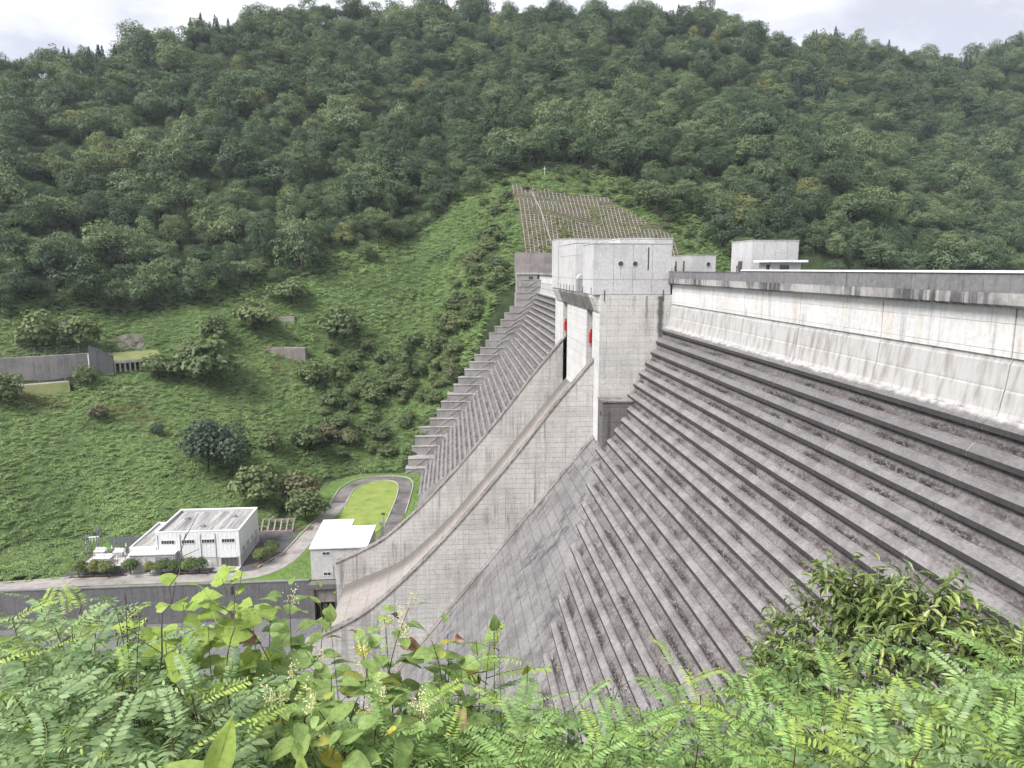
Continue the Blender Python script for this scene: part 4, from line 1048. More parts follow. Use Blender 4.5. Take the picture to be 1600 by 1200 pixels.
for i, (xa, xb, yy, zb, zt_) in enumerate(((-77.6, -61.6, 301.5, -37, -32.6), (-76.9, -68.6, 316.5, -23, -20.6), (-92, -84, 293.0, -40, -36.5))):
    t = thing('slope_wall', ['long low grey wall in the middle of the green slope', 'small pinkish wall stub high on the green slope', 'short grey wall stub left of the low slope wall'][i], 'wall', (xa, yy, zb), 'small walls on the slope')
    nn = 3
    for k in range(nn):
        a = xa+(xb-xa)*k/nn; b = xa+(xb-xa)*(k+1)/nn
        MB().box(a+0.02, b-0.02, yy, yy+3.5, zb-4, zt_).build('wall_panel', M['old_wall'], t)
# bare rock cut
def rock_patch(cx, cy, w, h, label, seed):
    nx, ny = 16, 10; V = []; F = []
    for j in range(ny+1):
        for i in range(nx+1):
            u, v_ = i/nx-0.5, j/ny-0.5
            x = cx+u*w*(1-0.35*abs(v_)); y = cy+v_*h
            edge = max(0, 1-4*(u*u+v_*v_))
            z = fh(x, y) + 0.9*edge + (float(vnoise(x, y, 1.7, seed))-0.5)*2.2*edge - 0.3
            V.append((x + (float(vnoise(x, y, 1.3, seed+9))-0.5)*1.2, y - 1.0*edge, z))
    for j in range(ny):
        for i in range(nx):
            a = j*(nx+1)+i; F.append((a, a+1, a+nx+2, a+nx+1))
    tag(MB().add(V, F).build('rock_outcrop', M['rock']), label, 'rock', 'bare rock cuts')
rock_patch(-145, 288, 20, 12, 'dark bare rock cut under the forest above the hillside fence', 5)
rock_patch(-127, 292, 15, 13, 'pale bare rock cut above the rock shed', 6)
rock_patch(-157, 285, 6, 6, 'small pale rock patch among the trees above the hillside wall', 8)

# ---------------------------------------------------------------- concrete grid frame on the slope above the dam end
def inside(poly, x, y):
    r = False; n = len(poly)
    for i in range(n):
        x0_, y0_ = poly[i]; x1_, y1_ = poly[(i+1) % n]
        if (y0_ > y) != (y1_ > y) and x < (x1_-x0_)*(y-y0_)/(y1_-y0_)+x0_: r = not r
    return r
lf = thing('slope_grid', 'weathered concrete grid frame covering the cut slope above the dam', 'grid frame', (65, 345, 10))
LP = [(30,380.5),(45,378.5),(62,377.5),(80,376),(97,363),(111,356),(112,345),(100,336),(88.5,332),(34,323),(33,329.6),(33.5,351)]
def inside(poly, x, y):
    r = False; n = len(poly)
    for i in range(n):
        x0_, y0_ = poly[i]; x1_, y1_ = poly[(i+1) % n]
        if (y0_ > y) != (y1_ > y) and x < (x1_-x0_)*(y-y0_)/(y1_-y0_)+x0_: r = not r
    return r
def beam_run(pts, w, lift):
    """square beam following the slope"""
    m = MB(); P = [Vector((x, y, fh(x, y)+lift)) for x, y in pts]
    return m.tube(P, w, 4)
nx_, ny_ = 40, 30; V = []; F = []
for j in range(ny_):
    for i in range(nx_):
        x = 29+85*i/(nx_-1); y = 322+60*j/(ny_-1); V.append((x, y, fh(x, y)+0.22))
for j in range(ny_-1):
    for i in range(nx_-1):
        x, y = 29+85*(i+.5)/(nx_-1), 322+60*(j+.5)/(ny_-1)
        if inside(LP, x, y): a = j*nx_+i; F.append((a, a+1, a+nx_+1, a+nx_))
MB().add(V, F).build('soil_bed', M['cut_soil'], lf, True)
cx_list = np.arange(30, 114, 2.05)
cy_list = np.arange(324, 381, 1.62)
def runs(flags):
    s = None
    for i, f in enumerate(list(flags)+[False]):
        if f and s is None: s = i
        if not f and s is not None:
            if i-s >= 3: yield s, i
            s = None
benches = (340.5, 355.5, 369)
def ok(x, y):
    if not inside(LP, x, y): return False
    if any(abs(y-b-(x-60)*0.03) < 0.5 for b in benches): return False
    return vnoise(x, y, 9, 21) > (0.08 if y < 362 else 0.2)
lift = 0.55
for x in cx_list:
    yy = np.arange(323, 382, 1.62)
    for a, b in runs([ok(x, y) for y in yy]):
        beam_run([(x, y) for y in yy[a:b]], 0.21, lift).build('grid_upright', M['lattice'], lf)
for y in cy_list:
    xx = np.arange(30, 114, 2.05)
    for a, b in runs([ok(x, y) for x in xx]):
        beam_run([(x, y+0.02) for x in xx[a:b]], 0.19, lift+0.05).build('grid_crossbeam', M['lattice'], lf)
yy = np.arange(325, 381, 3)
beam_run([(49-(y-325)*0.16, y) for y in yy], 0.36, 0.6).build('drain_stair', M['lattice'], lf)
sp = thing('survey_post', 'white cross-shaped post on the bench above the grid slope', 'post', (49.9, 388.6, fh(49.9, 388.6)))
zq = fh(49.9, 388.6)
MB().tube([(49.9, 388.6, zq-0.3), (49.9, 388.6, zq+4.2)], 0.12, 6).build('shaft', M['white_metal'], sp)
MB().box(49.4, 50.4, 388.5, 388.7, zq+2.7, zq+3.0).build('cross_arm', M['white_metal'], sp)

# ================================================================== trees
def leaf_quads(C, Nn, L, Wd, rs):
    """one folded leaf quad (4 verts) per centre C with normal Nn"""
    n = len(C)
    t = rs.normal(size=(n, 3)); t -= (t*Nn).sum(1, keepdims=True)*Nn; t /= np.linalg.norm(t, axis=1, keepdims=True)+1e-9
    b = np.cross(Nn, t)
    L = np.broadcast_to(L, (n,))[:, None]; Wd = np.broadcast_to(Wd, (n,))[:, None]
    V = np.stack([C-t*L, C+b*Wd+Nn*Wd*0.25, C+t*L, C-b*Wd+Nn*Wd*0.25], 1).reshape(-1, 3)
    F = np.arange(n*4).reshape(-1, 4)
    return V, F
def unit(v): return v/(np.linalg.norm(v, axis=-1, keepdims=True)+1e-9)
def crown_mesh(name, mat, seed, lobes=16, per=110, leaf=0.055, flatten=0.85, spread=0.62, lobe_r=(0.3, 0.46), layered=0.0):
    rs = np.random.default_rng(seed)
    C = []; Nn = []; wob = rs.uniform(0.8, 1.2, 3)
    for i in range(lobes):
        u = (i+0.5)/lobes
        ph_ = i*2.39996+rs.uniform(-0.4, 0.4); ct = 1-1.45*u; st = math.sqrt(max(0, 1-ct*ct))
        d = np.array([math.cos(ph_)*st, math.sin(ph_)*st, ct])
        c = d*spread*rs.uniform(0.55, 1.28)*np.array([1, 1, flatten])*wob; r = rs.uniform(*lobe_r)
        n = int(per*rs.uniform(0.7, 1.3)*(r/0.38)**2)
        q = unit(rs.normal(size=(n, 3))); q[:, 2] = np.abs(q[:, 2])*rs.choice([1, 1, 1, -1], n)
        rad = r*rs.uniform(0.72, 1.08, n)[:, None]*(1+0.22*np.sin(q[:, :1]*9+i)*np.cos(q[:, 1:2]*8-i))
        p = c+q*rad*np.array([1.08, 1.08, 0.82])
        if layered: p[:, 2] += layered*np.sin(p[:, 2]*18)
        C.append(p); Nn.append(unit(q*0.6+d*0.35+np.array([0, 0, 0.45])+rs.normal(size=(n, 3))*0.42))
    C = np.concatenate(C); Nn = np.concatenate(Nn)
    s = leaf*rs.uniform(0.7, 1.4, len(C))
    V, F = leaf_quads(C, Nn, s, s*0.62, rs)
    return mesh_np(name, V, F, mat)
def trunk_mesh(name, seed, top=0.1, base=-1.35, r=0.06):
    rs = np.random.default_rng(seed); m = MB()
    m.tube([(0, 0, base), (rs.normal()*0.03, rs.normal()*0.03, base*0.5), (rs.normal()*0.05, rs.normal()*0.05, top)], r, 6, r*0.5)
    for k in range(4):
        a = k*1.6+rs.uniform(0, 1); zz = base*0.35+k*0.08
        m.tube([(0, 0, zz), (math.cos(a)*0.25, math.sin(a)*0.25, zz+0.3), (math.cos(a)*0.5, math.sin(a)*0.5, zz+0.55)], r*0.5, 5, r*0.15)
    me = bpy.data.meshes.new(name); me.from_pydata(m.v, [], m.f); me.materials.append(M['bark']); return me
def cedar_mesh(name, mat, seed):
    rs = np.random.default_rng(seed); C = []; Nn = []; L = []
    for i in range(26):
        z = -0.75+1.75*i/25; r = 0.36*(1-(i/25))**0.8+0.02
        n = int(14+70*r)
        a = rs.uniform(0, 2*math.pi, n); rr = r*rs.uniform(0.45, 1.05, n)
        C.append(np.stack([np.cos(a)*rr, np.sin(a)*rr, z-rr*0.35+rs.normal(size=n)*0.02], 1))
        Nn.append(unit(np.stack([np.cos(a)*0.7, np.sin(a)*0.7, np.full(n, 0.75)], 1)+rs.normal(size=(n, 3))*0.3)); L.append(np.full(n, 0.035+r*0.12))
    C = np.concatenate(C); Nn = np.concatenate(Nn); L = np.concatenate(L)
    V, F = leaf_quads(C, Nn, L, L*0.6, rs)
    return mesh_np(name, V, F, mat)
CR = [crown_mesh('crown', M['leaf_forest'], 100+i, lobes=[34, 40, 30, 44, 36, 26][i], per=[190, 170, 200, 160, 180, 220][i], leaf=0.043, lobe_r=(0.17, 0.34),
                 flatten=[0.95, 1.2, 1.4, 0.85, 1.1, 1.0][i], spread=[0.70, 0.66, 0.62, 0.74, 0.68, 0.62][i], layered=[0, 0, 0, 0.02, 0.02, 0][i]) for i in range(6)]
TR = trunk_mesh('trunk', 3)
CED = [cedar_mesh('crown', M['leaf_cedar'], 300+i) for i in range(2)]
CTR = trunk_mesh('trunk', 9, 0.5, -1.0, 0.035)
def place_tree(name, label, cat, group, crown, trunk, x, y, z, r, h, rot):
    """r: crown radius, h: lift of crown centre above ground"""
    t = bpy.data.objects.new(name, None); col.objects.link(t)
    t.location = (x, y, z); t.rotation_euler = (0, 0, rot)
    tag(t, label, cat, group)
    c = bpy.data.objects.new('crown', crown); col.objects.link(c); c.parent = t
    c.location = (0, 0, h); c.scale = (r, r, r)
    k = bpy.data.objects.new('trunk', trunk); col.objects.link(k); k.parent = t
    k.location = (0, 0, h); s_ = (h+0.6)/1.35; k.scale = (r*0.9, r*0.9, s_)
    return t
OPEN = [(-260,262),(-221.8,265.1),(-166.8,280),(-143.9,301.8),(-111.4,316.8),(-86.5,324.7),(-68.8,334.5),(-44.0,345.1),(-20.8,362.5),(-5.0,377.0),(18.5,381.4),(32.5,389.1),(50.5,395.8),(67.0,390.1),
        (85.8,379.6),(110.0,366.9),(134.2,357.4),(139.3,343.8),(150,330),(60,300),(0,255),(-40,160),(-260,155)]
# jittered positions over the mountain
cand = []
yv = 262.0
while yv < 800:
    s = 10.2+0.006*(yv-262)
    for xv in np.arange(-0.86*yv-30, 1.0*yv+40, s):
        x = xv+rng.uniform(-0.42, 0.42)*s; y = yv+rng.uniform(-0.42, 0.42)*s
        cand.append((x, y))
    yv += s*0.86
cand = np.array(cand)
hz = far_h(cand[:, 0], cand[:, 1])
cand = np.column_stack([cand, hz])
keep = []
for x, y, z in cand:
    if inside(OPEN, x, y): continue
    if z < -8 and x > 20: continue               # drowned or under the dam
    if x > 20 and z < 3 and y < 345: continue
    if y < 300 and x > -50: continue
    keep.append((x, y, z))
keep = np.array(keep)
# which of them stand free enough of the slope to be seen: drop those far behind the ridge
zc = far_h(keep[:, 0]*0.94, keep[:, 1]*0.94)
seen = keep[(keep[:, 2] + 9)/keep[:, 1] > (zc-1)/(keep[:, 1]*0.94) - 0.02]
keep = seen
dist = np.hypot(keep[:, 0], keep[:, 1])
CEDAR_SPOTS = [(205, 452, 34, 16, 26), (225, 440, 18, 10, 10)]      # groves: centre x, y, spread x, spread y, count
ced = []
for cx_, cy_, sx_, sy_, n in CEDAR_SPOTS:
    for i in range(n):
        ced.append((cx_+rng.normal()*sx_*0.5, cy_+rng.normal()*sy_*0.5))
for cx_, cy_, sx_, sy_, n in ((-232, 505, 46, 6, 20), (-170, 545, 22, 6, 12), (375, 690, 50, 8, 10), (495, 705, 46, 8, 24), (590, 735, 30, 8, 10), (20, 640, 90, 8, 5), (205, 665, 50, 8, 8), (300, 570, 40, 18, 14), (395, 610, 40, 16, 10)):
    for i in range(n): ced.append((cx_+rng.normal()*sx_*0.6, cy_+rng.normal()*sy_*0.6))
def cedar_zone(x, y):
    if y < 480 and x > 150: return ('dark pointed cedar in the grove above the tall crest house', 'cedars of the grove above the crest house')
    if x < -100: return ('pointed cedar on the skyline at the left end of the ridge', 'cedars on the left skyline')
    if x > 440: return ('pointed cedar on the skyline at the right end of the ridge', 'cedars on the right skyline')
    if x > 250: return ('dark cedar among broadleaf trees on the far right slope', 'cedars on the far right slope')
    return ('pointed cedar on the middle of the ridge skyline', 'cedars on the middle skyline')
for x, y in ced:
    cl_, cg_ = cedar_zone(x, y)
    z = fh(x, y); r = rng.uniform(9.5, 13.5)
    place_tree('cedar_tree', cl_, 'tree', cg_, CED[rng.integers(2)], CTR, x, y, z-0.6, r, r*0.75, rng.uniform(0, 6.28))
# individuals: the 300 nearest broadleaf trees in view
vis = np.abs((keep[:, 0]/keep[:, 1]) - 0.08) < 0.80
order = np.argsort(np.where(vis, dist, 1e9))
idx300 = set(order[:300].tolist())
VAR = rng.integers(0, 6, len(keep)); RAD = np.clip(np.exp(rng.normal(1.88, 0.27, len(keep))), 3.6, 11.5); SHP = np.column_stack([rng.uniform(0.82, 1.22, len(keep)), rng.uniform(0.82, 1.22, len(keep)), rng.uniform(0.8, 1.35, len(keep))]); ROT = rng.uniform(0, 6.28, len(keep))
HF = rng.uniform(0.85, 1.55, len(keep))
crown_of = {}
ZONES = [(-150, 'broadleaf tree in the forest edge above the hillside road wall'), (-100, 'broadleaf tree in the forest edge above the rock shed'), (-60, 'broadleaf tree in the forest edge above the low slope walls'),
         (-15, 'broadleaf tree in the forest edge above the light green slope'), (45, 'broadleaf tree in the forest left above the grid slope'), (120, 'broadleaf tree in the forest right above the grid slope'),
         (190, 'broadleaf tree in the forest behind the crest houses'), (270, 'broadleaf tree on the spur right of the tall crest house'), (9999, 'broadleaf tree in the forest above the far right of the crest')]
for i in sorted(idx300):
    x, y, z = keep[i]; r = RAD[i]
    fl_ = next(l for q, l in ZONES if x < q)
    t = place_tree('broadleaf_tree', fl_, 'tree', fl_.replace('broadleaf tree', 'broadleaf trees'), CR[VAR[i]], TR, x, y, z-0.3, r, r*HF[i], ROT[i])
    t.children[0].scale = tuple(r*SHP[i]); t.children[0].rotation_euler = (0.12*math.sin(i*3.1), 0.12*math.cos(i*1.7), 0)
    crown_of.setdefault(int(VAR[i]), t.children[0] if t.children else None)

def scatter(name, P, S, RZ, VI, protos, mat_label, kind='stuff', tilt=None):
    """points carrying instances of a few leaf-cloud meshes (geometry nodes)"""
    me = bpy.data.meshes.new(name)
    me.vertices.add(len(P)); me.vertices.foreach_set('co', np.asarray(P, np.float32).ravel())
    for an, ty, vals in (('sc', 'FLOAT_VECTOR', S), ('rz', 'FLOAT', RZ), ('vi', 'INT', VI)):
        at = me.attributes.new(an, ty, 'POINT'); S3 = np.asarray(vals, np.float32 if ty != 'INT' else np.int32)
        if ty == 'FLOAT_VECTOR': at.data.foreach_set('vector', (np.repeat(S3[:, None], 3, 1) if S3.ndim == 1 else S3).ravel())
        else: at.data.foreach_set('value', S3)
    if tilt is not None:
        at = me.attributes.new('tx', 'FLOAT', 'POINT'); at.data.foreach_set('value', np.asarray(tilt, np.float32))
    o = bpy.data.objects.new(name, me); col.objects.link(o)
    tag(o, mat_label, kind=kind)
    ng = bpy.data.node_groups.new(name, 'GeometryNodeTree')
    ng.interface.new_socket('Geometry', in_out='INPUT', socket_type='NodeSocketGeometry')
    ng.interface.new_socket('Geometry', in_out='OUTPUT', socket_type='NodeSocketGeometry')
    gi = ng.nodes.new('NodeGroupInput'); go = ng.nodes.new('NodeGroupOutput'); jn = ng.nodes.new('GeometryNodeJoinGeometry')
    def attr(nm, ty):
        a = ng.nodes.new('GeometryNodeInputNamedAttribute'); a.data_type = ty; a.inputs['Name'].default_value = nm; return a.outputs['Attribute']
    sc_, rz_, vi_ = attr('sc', 'FLOAT_VECTOR'), attr('rz', 'FLOAT'), attr('vi', 'INT')
    cmb = ng.nodes.new('ShaderNodeCombineXYZ'); ng.links.new(rz_, cmb.inputs[2])
    if tilt is not None: ng.links.new(attr('tx', 'FLOAT'), cmb.inputs[0])
    for k, pr in enumerate(protos):
        oi = ng.nodes.new('GeometryNodeObjectInfo'); oi.inputs['Object'].default_value = pr; oi.inputs['As Instance'].default_value = True
        oi.transform_space = 'ORIGINAL'
        cmp_ = ng.nodes.new('FunctionNodeCompare'); cmp_.data_type = 'INT'; cmp_.operation = 'EQUAL'
        ng.links.new(vi_, cmp_.inputs[2]); cmp_.inputs[3].default_value = k
        ip = ng.nodes.new('GeometryNodeInstanceOnPoints')
        ng.links.new(gi.outputs[0], ip.inputs['Points']); ng.links.new(cmp_.outputs[0], ip.inputs['Selection'])
        ng.links.new(oi.outputs['Geometry'], ip.inputs['Instance'])
        ng.links.new(cmb.outputs[0], ip.inputs['Rotation']); ng.links.new(sc_, ip.inputs['Scale'])
        ng.links.new(ip.outputs[0], jn.inputs[0])
    ng.links.new(jn.outputs[0], go.inputs[0])
    md = o.modifiers.new('scatter', 'NODES'); md.node_group = ng
    return o
rest = [i for i in range(len(keep)) if i not in idx300]
protos = [crown_of[k] for k in sorted(crown_of)]
vmap = {k: j for j, k in enumerate(sorted(crown_of))}
P = [(keep[i, 0], keep[i, 1], keep[i, 2]+RAD[i]*(HF[i]-0.05)) for i in rest]
scatter('forest', P, [RAD[i]*1.06*SHP[i] for i in rest], [ROT[i] for i in rest], [vmap.get(int(VAR[i]), 0) for i in rest], protos,
        'continuous broadleaf forest covering the upper mountainside')
# under-storey: small crowns between the trees so that no bare slope shows
n_u = 3600
ui = rng.choice(len(keep), n_u)
ux = keep[ui, 0]+rng.uniform(-4.5, 4.5, n_u); uy = keep[ui, 1]+rng.uniform(-4.5, 4.5, n_u)
okm = np.array([not inside(OPEN, a, b) for a, b in zip(ux, uy)])
ux, uy = ux[okm], uy[okm]; uz = far_h(ux, uy)
scatter('forest_understorey', np.column_stack([ux, uy, uz+1.2]), rng.uniform(2.2, 3.8, len(ux)), rng.uniform(0, 6.28, len(ux)), rng.integers(0, len(protos), len(ux)), protos,
        'small saplings and bushes filling the forest floor')

# ---------------------------------------------------------------- shrubs and trees on the open slope
SH = [crown_mesh('crown', M['leaf_shrub'], 500+i, lobes=[24, 28, 20][i], per=95, leaf=0.085, lobe_r=(0.2, 0.36), flatten=[0.75, 0.6, 0.9][i], spread=0.62, layered=0.02) for i in range(3)]
SD = [crown_mesh('crown', M['leaf_dark'], 520+i, lobes=[20, 16][i], per=150, leaf=0.06, flatten=1.05, spread=0.62, lobe_r=(0.26, 0.4)) for i in range(2)]
NAMED = [(-80.2,231.6,6.6,0,'dark wide twin-crowned tree on the slope above the powerhouse','d'), (-73.5,233,5.8,0,'dark right-hand crown beside the twin tree above the powerhouse','d'),
         (-61.5,219.5,5.6,0,'green domed shrub directly behind the powerhouse','s'), (-49.5,224,4.9,0,'reddish tinged shrub behind the small white house','s'),
         (-53.9,262,4.8,0,'round dark green shrub beside the upper slope path','s'), (-64.7,252.2,3.6,0,'pale greyish shrub between the dark trees on the slope','s'),
         (-94.1,276.6,8.0,0,'large spreading tree in the middle of the open slope','s'), (-83.8,308.8,6.5,0,'domed tree below the forest edge above the slope wall','s'),
         (-150.8,271,6.0,0,'spreading tree on the wall above the hillside road','s'), (-139.0,277,5.6,0,'spreading tree above the end of the hillside fence','s'),
         (-71.5,324,5.6,0,'rounded tree standing at the forest edge','s'), (-48.3,313,6.5,0,'dark tree at the right edge of the open slope','s'),
         (-57.0,291,4.8,0,'low shrub clump under the long slope wall','s'), (-110,274.5,4.6,0,'shrub beside the rock shed end','s'),
         (-130.5,262.5,3.0,0,'small shrub below the sloping stair wall','s'), (-148,244,4.4,0,'low shrub just below the hillside road','s'),
         (-103,287,4.2,0,'shrub behind the big spreading slope tree','s'), (-97.5,298,5.0,0,'shrub between the rock shed and slope wall','s'),
         (-45,212,4.2,0,'low shrub at the foot of the slope by the road','s'), (-120,247,2.6,0,'lone bushy sapling on the left of the open slope','s'), (-101,246,1.8,0,'tiny dark bush alone on the open slope','d')]
for i, (x, y, r, _, lab, k) in enumerate(NAMED):
    z = fh(x, y); r *= 1.55
    me = SD[i % 2] if k == 'd' else SH[i % 3]
    place_tree('slope_tree' if r > 4.5 else 'slope_shrub', lab, 'tree' if r > 4.5 else 'shrub', 'trees and shrubs on the open slope', me, TR, x, y, z-0.4, r, r*(0.98 if k == 'd' else 0.80), i*1.3)
# thicket between the open slope and the dam end
n = 0
while n < 130:
    x = rng.uniform(-52, 24); y = rng.uniform(258, 352)
    # band running up beside the abutment blocks
    ym = np.interp(x, [-45, -25, -5, 12, 24], [286, 292, 306, 322, 330])
    if abs(y-ym) > 24 or (x > -22 and y < np.interp(x, [-22, -8, 5, 15, 25], [268, 284, 300, 314, 320])): continue
    z = fh(x, y)
    if z < -74.5: continue
    r = rng.uniform(2.4, 5.2)
    place_tree('thicket_shrub', *(('brownish green shrub low in the thicket above the loop road', 'shrub', 'thicket above the loop road') if z < -48 else ('brownish green shrub in the thicket beside the middle abutment blocks', 'shrub', 'thicket beside the middle blocks') if z < -26 else ('brownish green shrub high in the thicket below the light green slope', 'shrub', 'thicket below the light green slope')), SH[rng.integers(3)], TR, x, y, z-0.3, r, r*0.75, rng.uniform(0, 6.28))
    n += 1
# shrubs round the grid slope
n = 0
while n < 60:
    a = rng.uniform(0, 1)
    ex = np.interp(a, [0, 0.25, 0.5, 0.75, 1], [22, 30, 62, 100, 126]); ey = np.interp(a, [0, 0.25, 0.5, 0.75, 1], [350, 388, 392, 375, 350])
    x = ex+rng.normal()*6; y = ey+rng.normal()*6
    if inside(LP, x, y) and rng.uniform() < 0.8: continue
    z = fh(x, y); r = rng.uniform(1.6, 3.6)
    place_tree('edge_shrub', *(('green shrub crowding the left edge of the grid slope', 'shrub', 'shrubs left of the grid slope') if x < 40 else ('green shrub on the bench above the grid slope', 'shrub', 'shrubs above the grid slope') if x < 92 else ('green shrub crowding the right edge of the grid slope', 'shrub', 'shrubs right of the grid slope')), SH[rng.integers(3)], TR, x, y, z-0.3, r, r*0.5, rng.uniform(0, 6.28))
    n += 1

# ---------------------------------------------------------------- ground cover: kudzu and grass
gx = np.arange(-224, 142, 3.0); gy = np.arange(178, 402, 3.0)
def _turf_ok(x, y):
    z = far_h(x, y); o_ = np.array([inside(OPEN, a, b) for a, b in zip(x, y)])
    return o_ & (z > -75.2) & ~((x > -20) & (y < np.interp(x, [-20, -8, 5, 15, 25, 45], [270, 284, 300, 312, 320, 326]))) & ~((x > 28) & (y < 326)) & ~((x < -132) & (np.abs(y-(x+163.2)*0.565-247.5) < 6.0))
tf = grid_mesh('slope_turf', gx, gy, lambda a, b: far_h(a, b)+0.14, M['turf'], keep=_turf_ok)
tag(tf, 'green turf of the open slope', kind='structure')
def cover_mesh(name, mat, seed, n=70, leaf=0.17, tall=0.35):
    rs = np.random.default_rng(seed)
    a = rs.uniform(0, 6.28, n); rr = np.sqrt(rs.uniform(0, 1, n))
    C = np.stack([np.cos(a)*rr, np.sin(a)*rr, tall*(1-rr**2)*rs.uniform(0.3, 1.1, n)], 1)
    Nn = unit(np.stack([np.cos(a)*rr*0.6, np.sin(a)*rr*0.6, np.ones(n)], 1)+rs.normal(size=(n, 3))*0.35)
    s = leaf*rs.uniform(0.6, 1.3, n)
    V, F = leaf_quads(C, Nn, s, s*0.7, rs)
    return mesh_np(name, V, F, mat)
KC = []
base_cover = thing('cover_clump', 'leafy kudzu clump at the foot of the slope by the crib frame', 'ground cover', (-58, 207.5, fh(-58, 207.5)))
for i in range(3):
    o = bpy.data.objects.new('leaf_clump', cover_mesh('leaf_clump', M['leaf_cover'], 700+i, 130, 0.095, 0.40)); col.objects.link(o); o.parent = base_cover
    o.location = (i*1.6-1.6, 0.4*i, 0.1); o.scale = (1.5,)*3; o['kind'] = 'stuff'; KC.append(o)
for i in range(2):
    o = bpy.data.objects.new('dry_clump', cover_mesh('dry_clump', M['leaf_dry'], 720+i, 80, 0.13, 0.7)); col.objects.link(o); o.parent = base_cover
    o.location = (i*1.5-0.7, 1.6, 0.6); o.scale = (1.0,)*3; o['kind'] = 'stuff'; KC.append(o)
N_C = 30000
px_ = []
while sum(len(a) for a in px_) < N_C:
    x = rng.uniform(-215, 140, 6000); y = rng.uniform(170, 405, 6000)
    z = far_h(x, y)
    okm = ((z > -75.6) | ((x < -98.5) & (y > 175.3))) & np.array([inside(OPEN, a*0.955, b*0.955) for a, b in zip(x, y)])
    okm &= ~((x > -20) & (y < np.interp(x, [-20, -8, 5, 15, 25, 45], [266, 280, 296, 308, 316, 322])))
    okm &= ~((x > 30) & (y < 322))
    inl = np.array([inside(LP, a, b) for a, b in zip(x, y)])
    okm &= (~inl) | (vnoise(x, y, 9, 21) < 0.28) | (rng.uniform(size=len(x)) < 0.16)
    rd = np.abs((y-(x+163.2)*0.565-246)) < 3.6
    okm &= ~(rd & (x < -134))
    px_.append(np.column_stack([x, y, z])[okm])
px_ = np.concatenate(px_)[:N_C]
inl = np.array([inside(LP, a, b) for a, b in zip(px_[:, 0], px_[:, 1])])
dry = inl | (vnoise(px_[:, 0], px_[:, 1], 14, 33) > 0.80) & (px_[:, 2] > -62) & (px_[:, 2] < -36)
vi = np.where(dry & (rng.uniform(size=len(px_)) < 0.75), 3+rng.integers(0, 2, len(px_)), rng.integers(0, 3, len(px_)))
sc = rng.uniform(0.85, 1.75, len(px_))*np.where(vi > 2, 0.7, 1.0)*np.where(vnoise(px_[:, 0], px_[:, 1], 8, 41) > 0.66, 1.35, 1.0)
scatter('slope_ground_cover', px_+np.array([0, 0, 0.05]), sc, rng.uniform(0, 6.28, len(px_)), vi, KC, 'green kudzu and grass covering the open slope',
        tilt=np.full(len(px_), 0.38))
# near bank cover, out of the camera's way below the shrubs
x = np.concatenate([rng.uniform(-45, 34, 8000), rng.uniform(-9, 9, 5000)]); y = np.concatenate([rng.uniform(8, 80, 8000), rng.uniform(3.6, 9, 5000)]); z = near_h(x, y)
Xs = np.array([Xf(v) if v > -90 else -99 for v in z])
okm = (z > -84) & (x < Xs-1.0)
scatter('near_bank_cover', np.column_stack([x, y, z+0.05])[okm], rng.uniform(0.3, 0.75, okm.sum())*np.clip(y[okm]/9, 0.5, 2.0), rng.uniform(0, 6.28, okm.sum()), rng.integers(0, 3, okm.sum()), KC[:3], 'leafy cover on the near bank below the viewpoint')
# terrace grass tufts
x = rng.uniform(-52, -12, 5000); y = rng.uniform(169.6, 262, 5000)
def on_road(x, y):
    if -36.2 < x < -18.5 and 190 < y < 252.5: return True
    for (ax_, ay_), (bx_, by_) in zip(RD, RD[1:]):
        d = np.array([bx_-ax_, by_-ay_]); L2 = d@d; t_ = max(0, min(1, ((x-ax_)*d[0]+(y-ay_)*d[1])/L2))
        if math.hypot(x-ax_-d[0]*t_, y-ay_-d[1]*t_) < 3.3: return True
    return False
RD = [(-72,172.8),(-55,172.9),(-48.5,175.5),(-44.8,182),(-43,192),(-41.5,203),(-38.8,220),(-37.6,240),(-34.2,250),(-27.5,254.6),(-21,253.4),(-17.6,246),(-17.4,232),(-17.9,218),(-19.2,204),(-20.5,192)]
okm = np.array([not on_road(a, b) and not (-36.5 < a < -20.8 and 168 < b < 190) and not (a < -44.5 and b < 204) for a, b in zip(x, y)])
scatter('terrace_weeds', np.column_stack([x, y, np.full(len(x), ZT+0.03)])[okm], rng.uniform(0.35, 0.8, okm.sum()), rng.uniform(0, 6.28, okm.sum()), rng.integers(0, 3, okm.sum()), KC[:3], 'weeds and grass along the loop road verge')

# ---------------------------------------------------------------- small trees of the powerhouse yard
YT = [crown_mesh('crown', M['leaf_yard'], 800+i, lobes=11, per=120, leaf=0.075, flatten=0.8, spread=0.55) for i in range(3)]
for i, (x, y, r, lab) in enumerate(((-93.6,175.4,2.3,'dark yard tree at the left end before the switchyard'), (-90.2,175.3,2.1,'yard tree second from the left before the switchyard'), (-87.1,175.2,2.1,'yard tree right before the white-topped transformer'),
        (-81.3,175.5,2.2,'round yard tree alone before the powerhouse wing'), (-76.2,175.1,1.7,'yellowish yard tree under the porch windows'), (-73.3,175.2,2.0,'yard tree before the porch window band'),
        (-70.4,175.1,1.9,'orange tinged yard tree at the porch corner'), (-67.2,175.2,2.1,'green yard tree left of the pair by the white door'), (-64.6,175.2,2.0,'green yard tree nearest the white door'),
        (-50.6,179.8,2.2,'dark round tree at the road end of the side planter'), (-48.6,184.6,2.1,'dark round tree at the far end of the side planter'))):
    place_tree('yard_tree', lab, 'tree', 'small trees of the powerhouse yard', YT[i % 3], TR, x, y, ZT+0.1, r*1.18, 1.15+r*0.7, i*0.9)

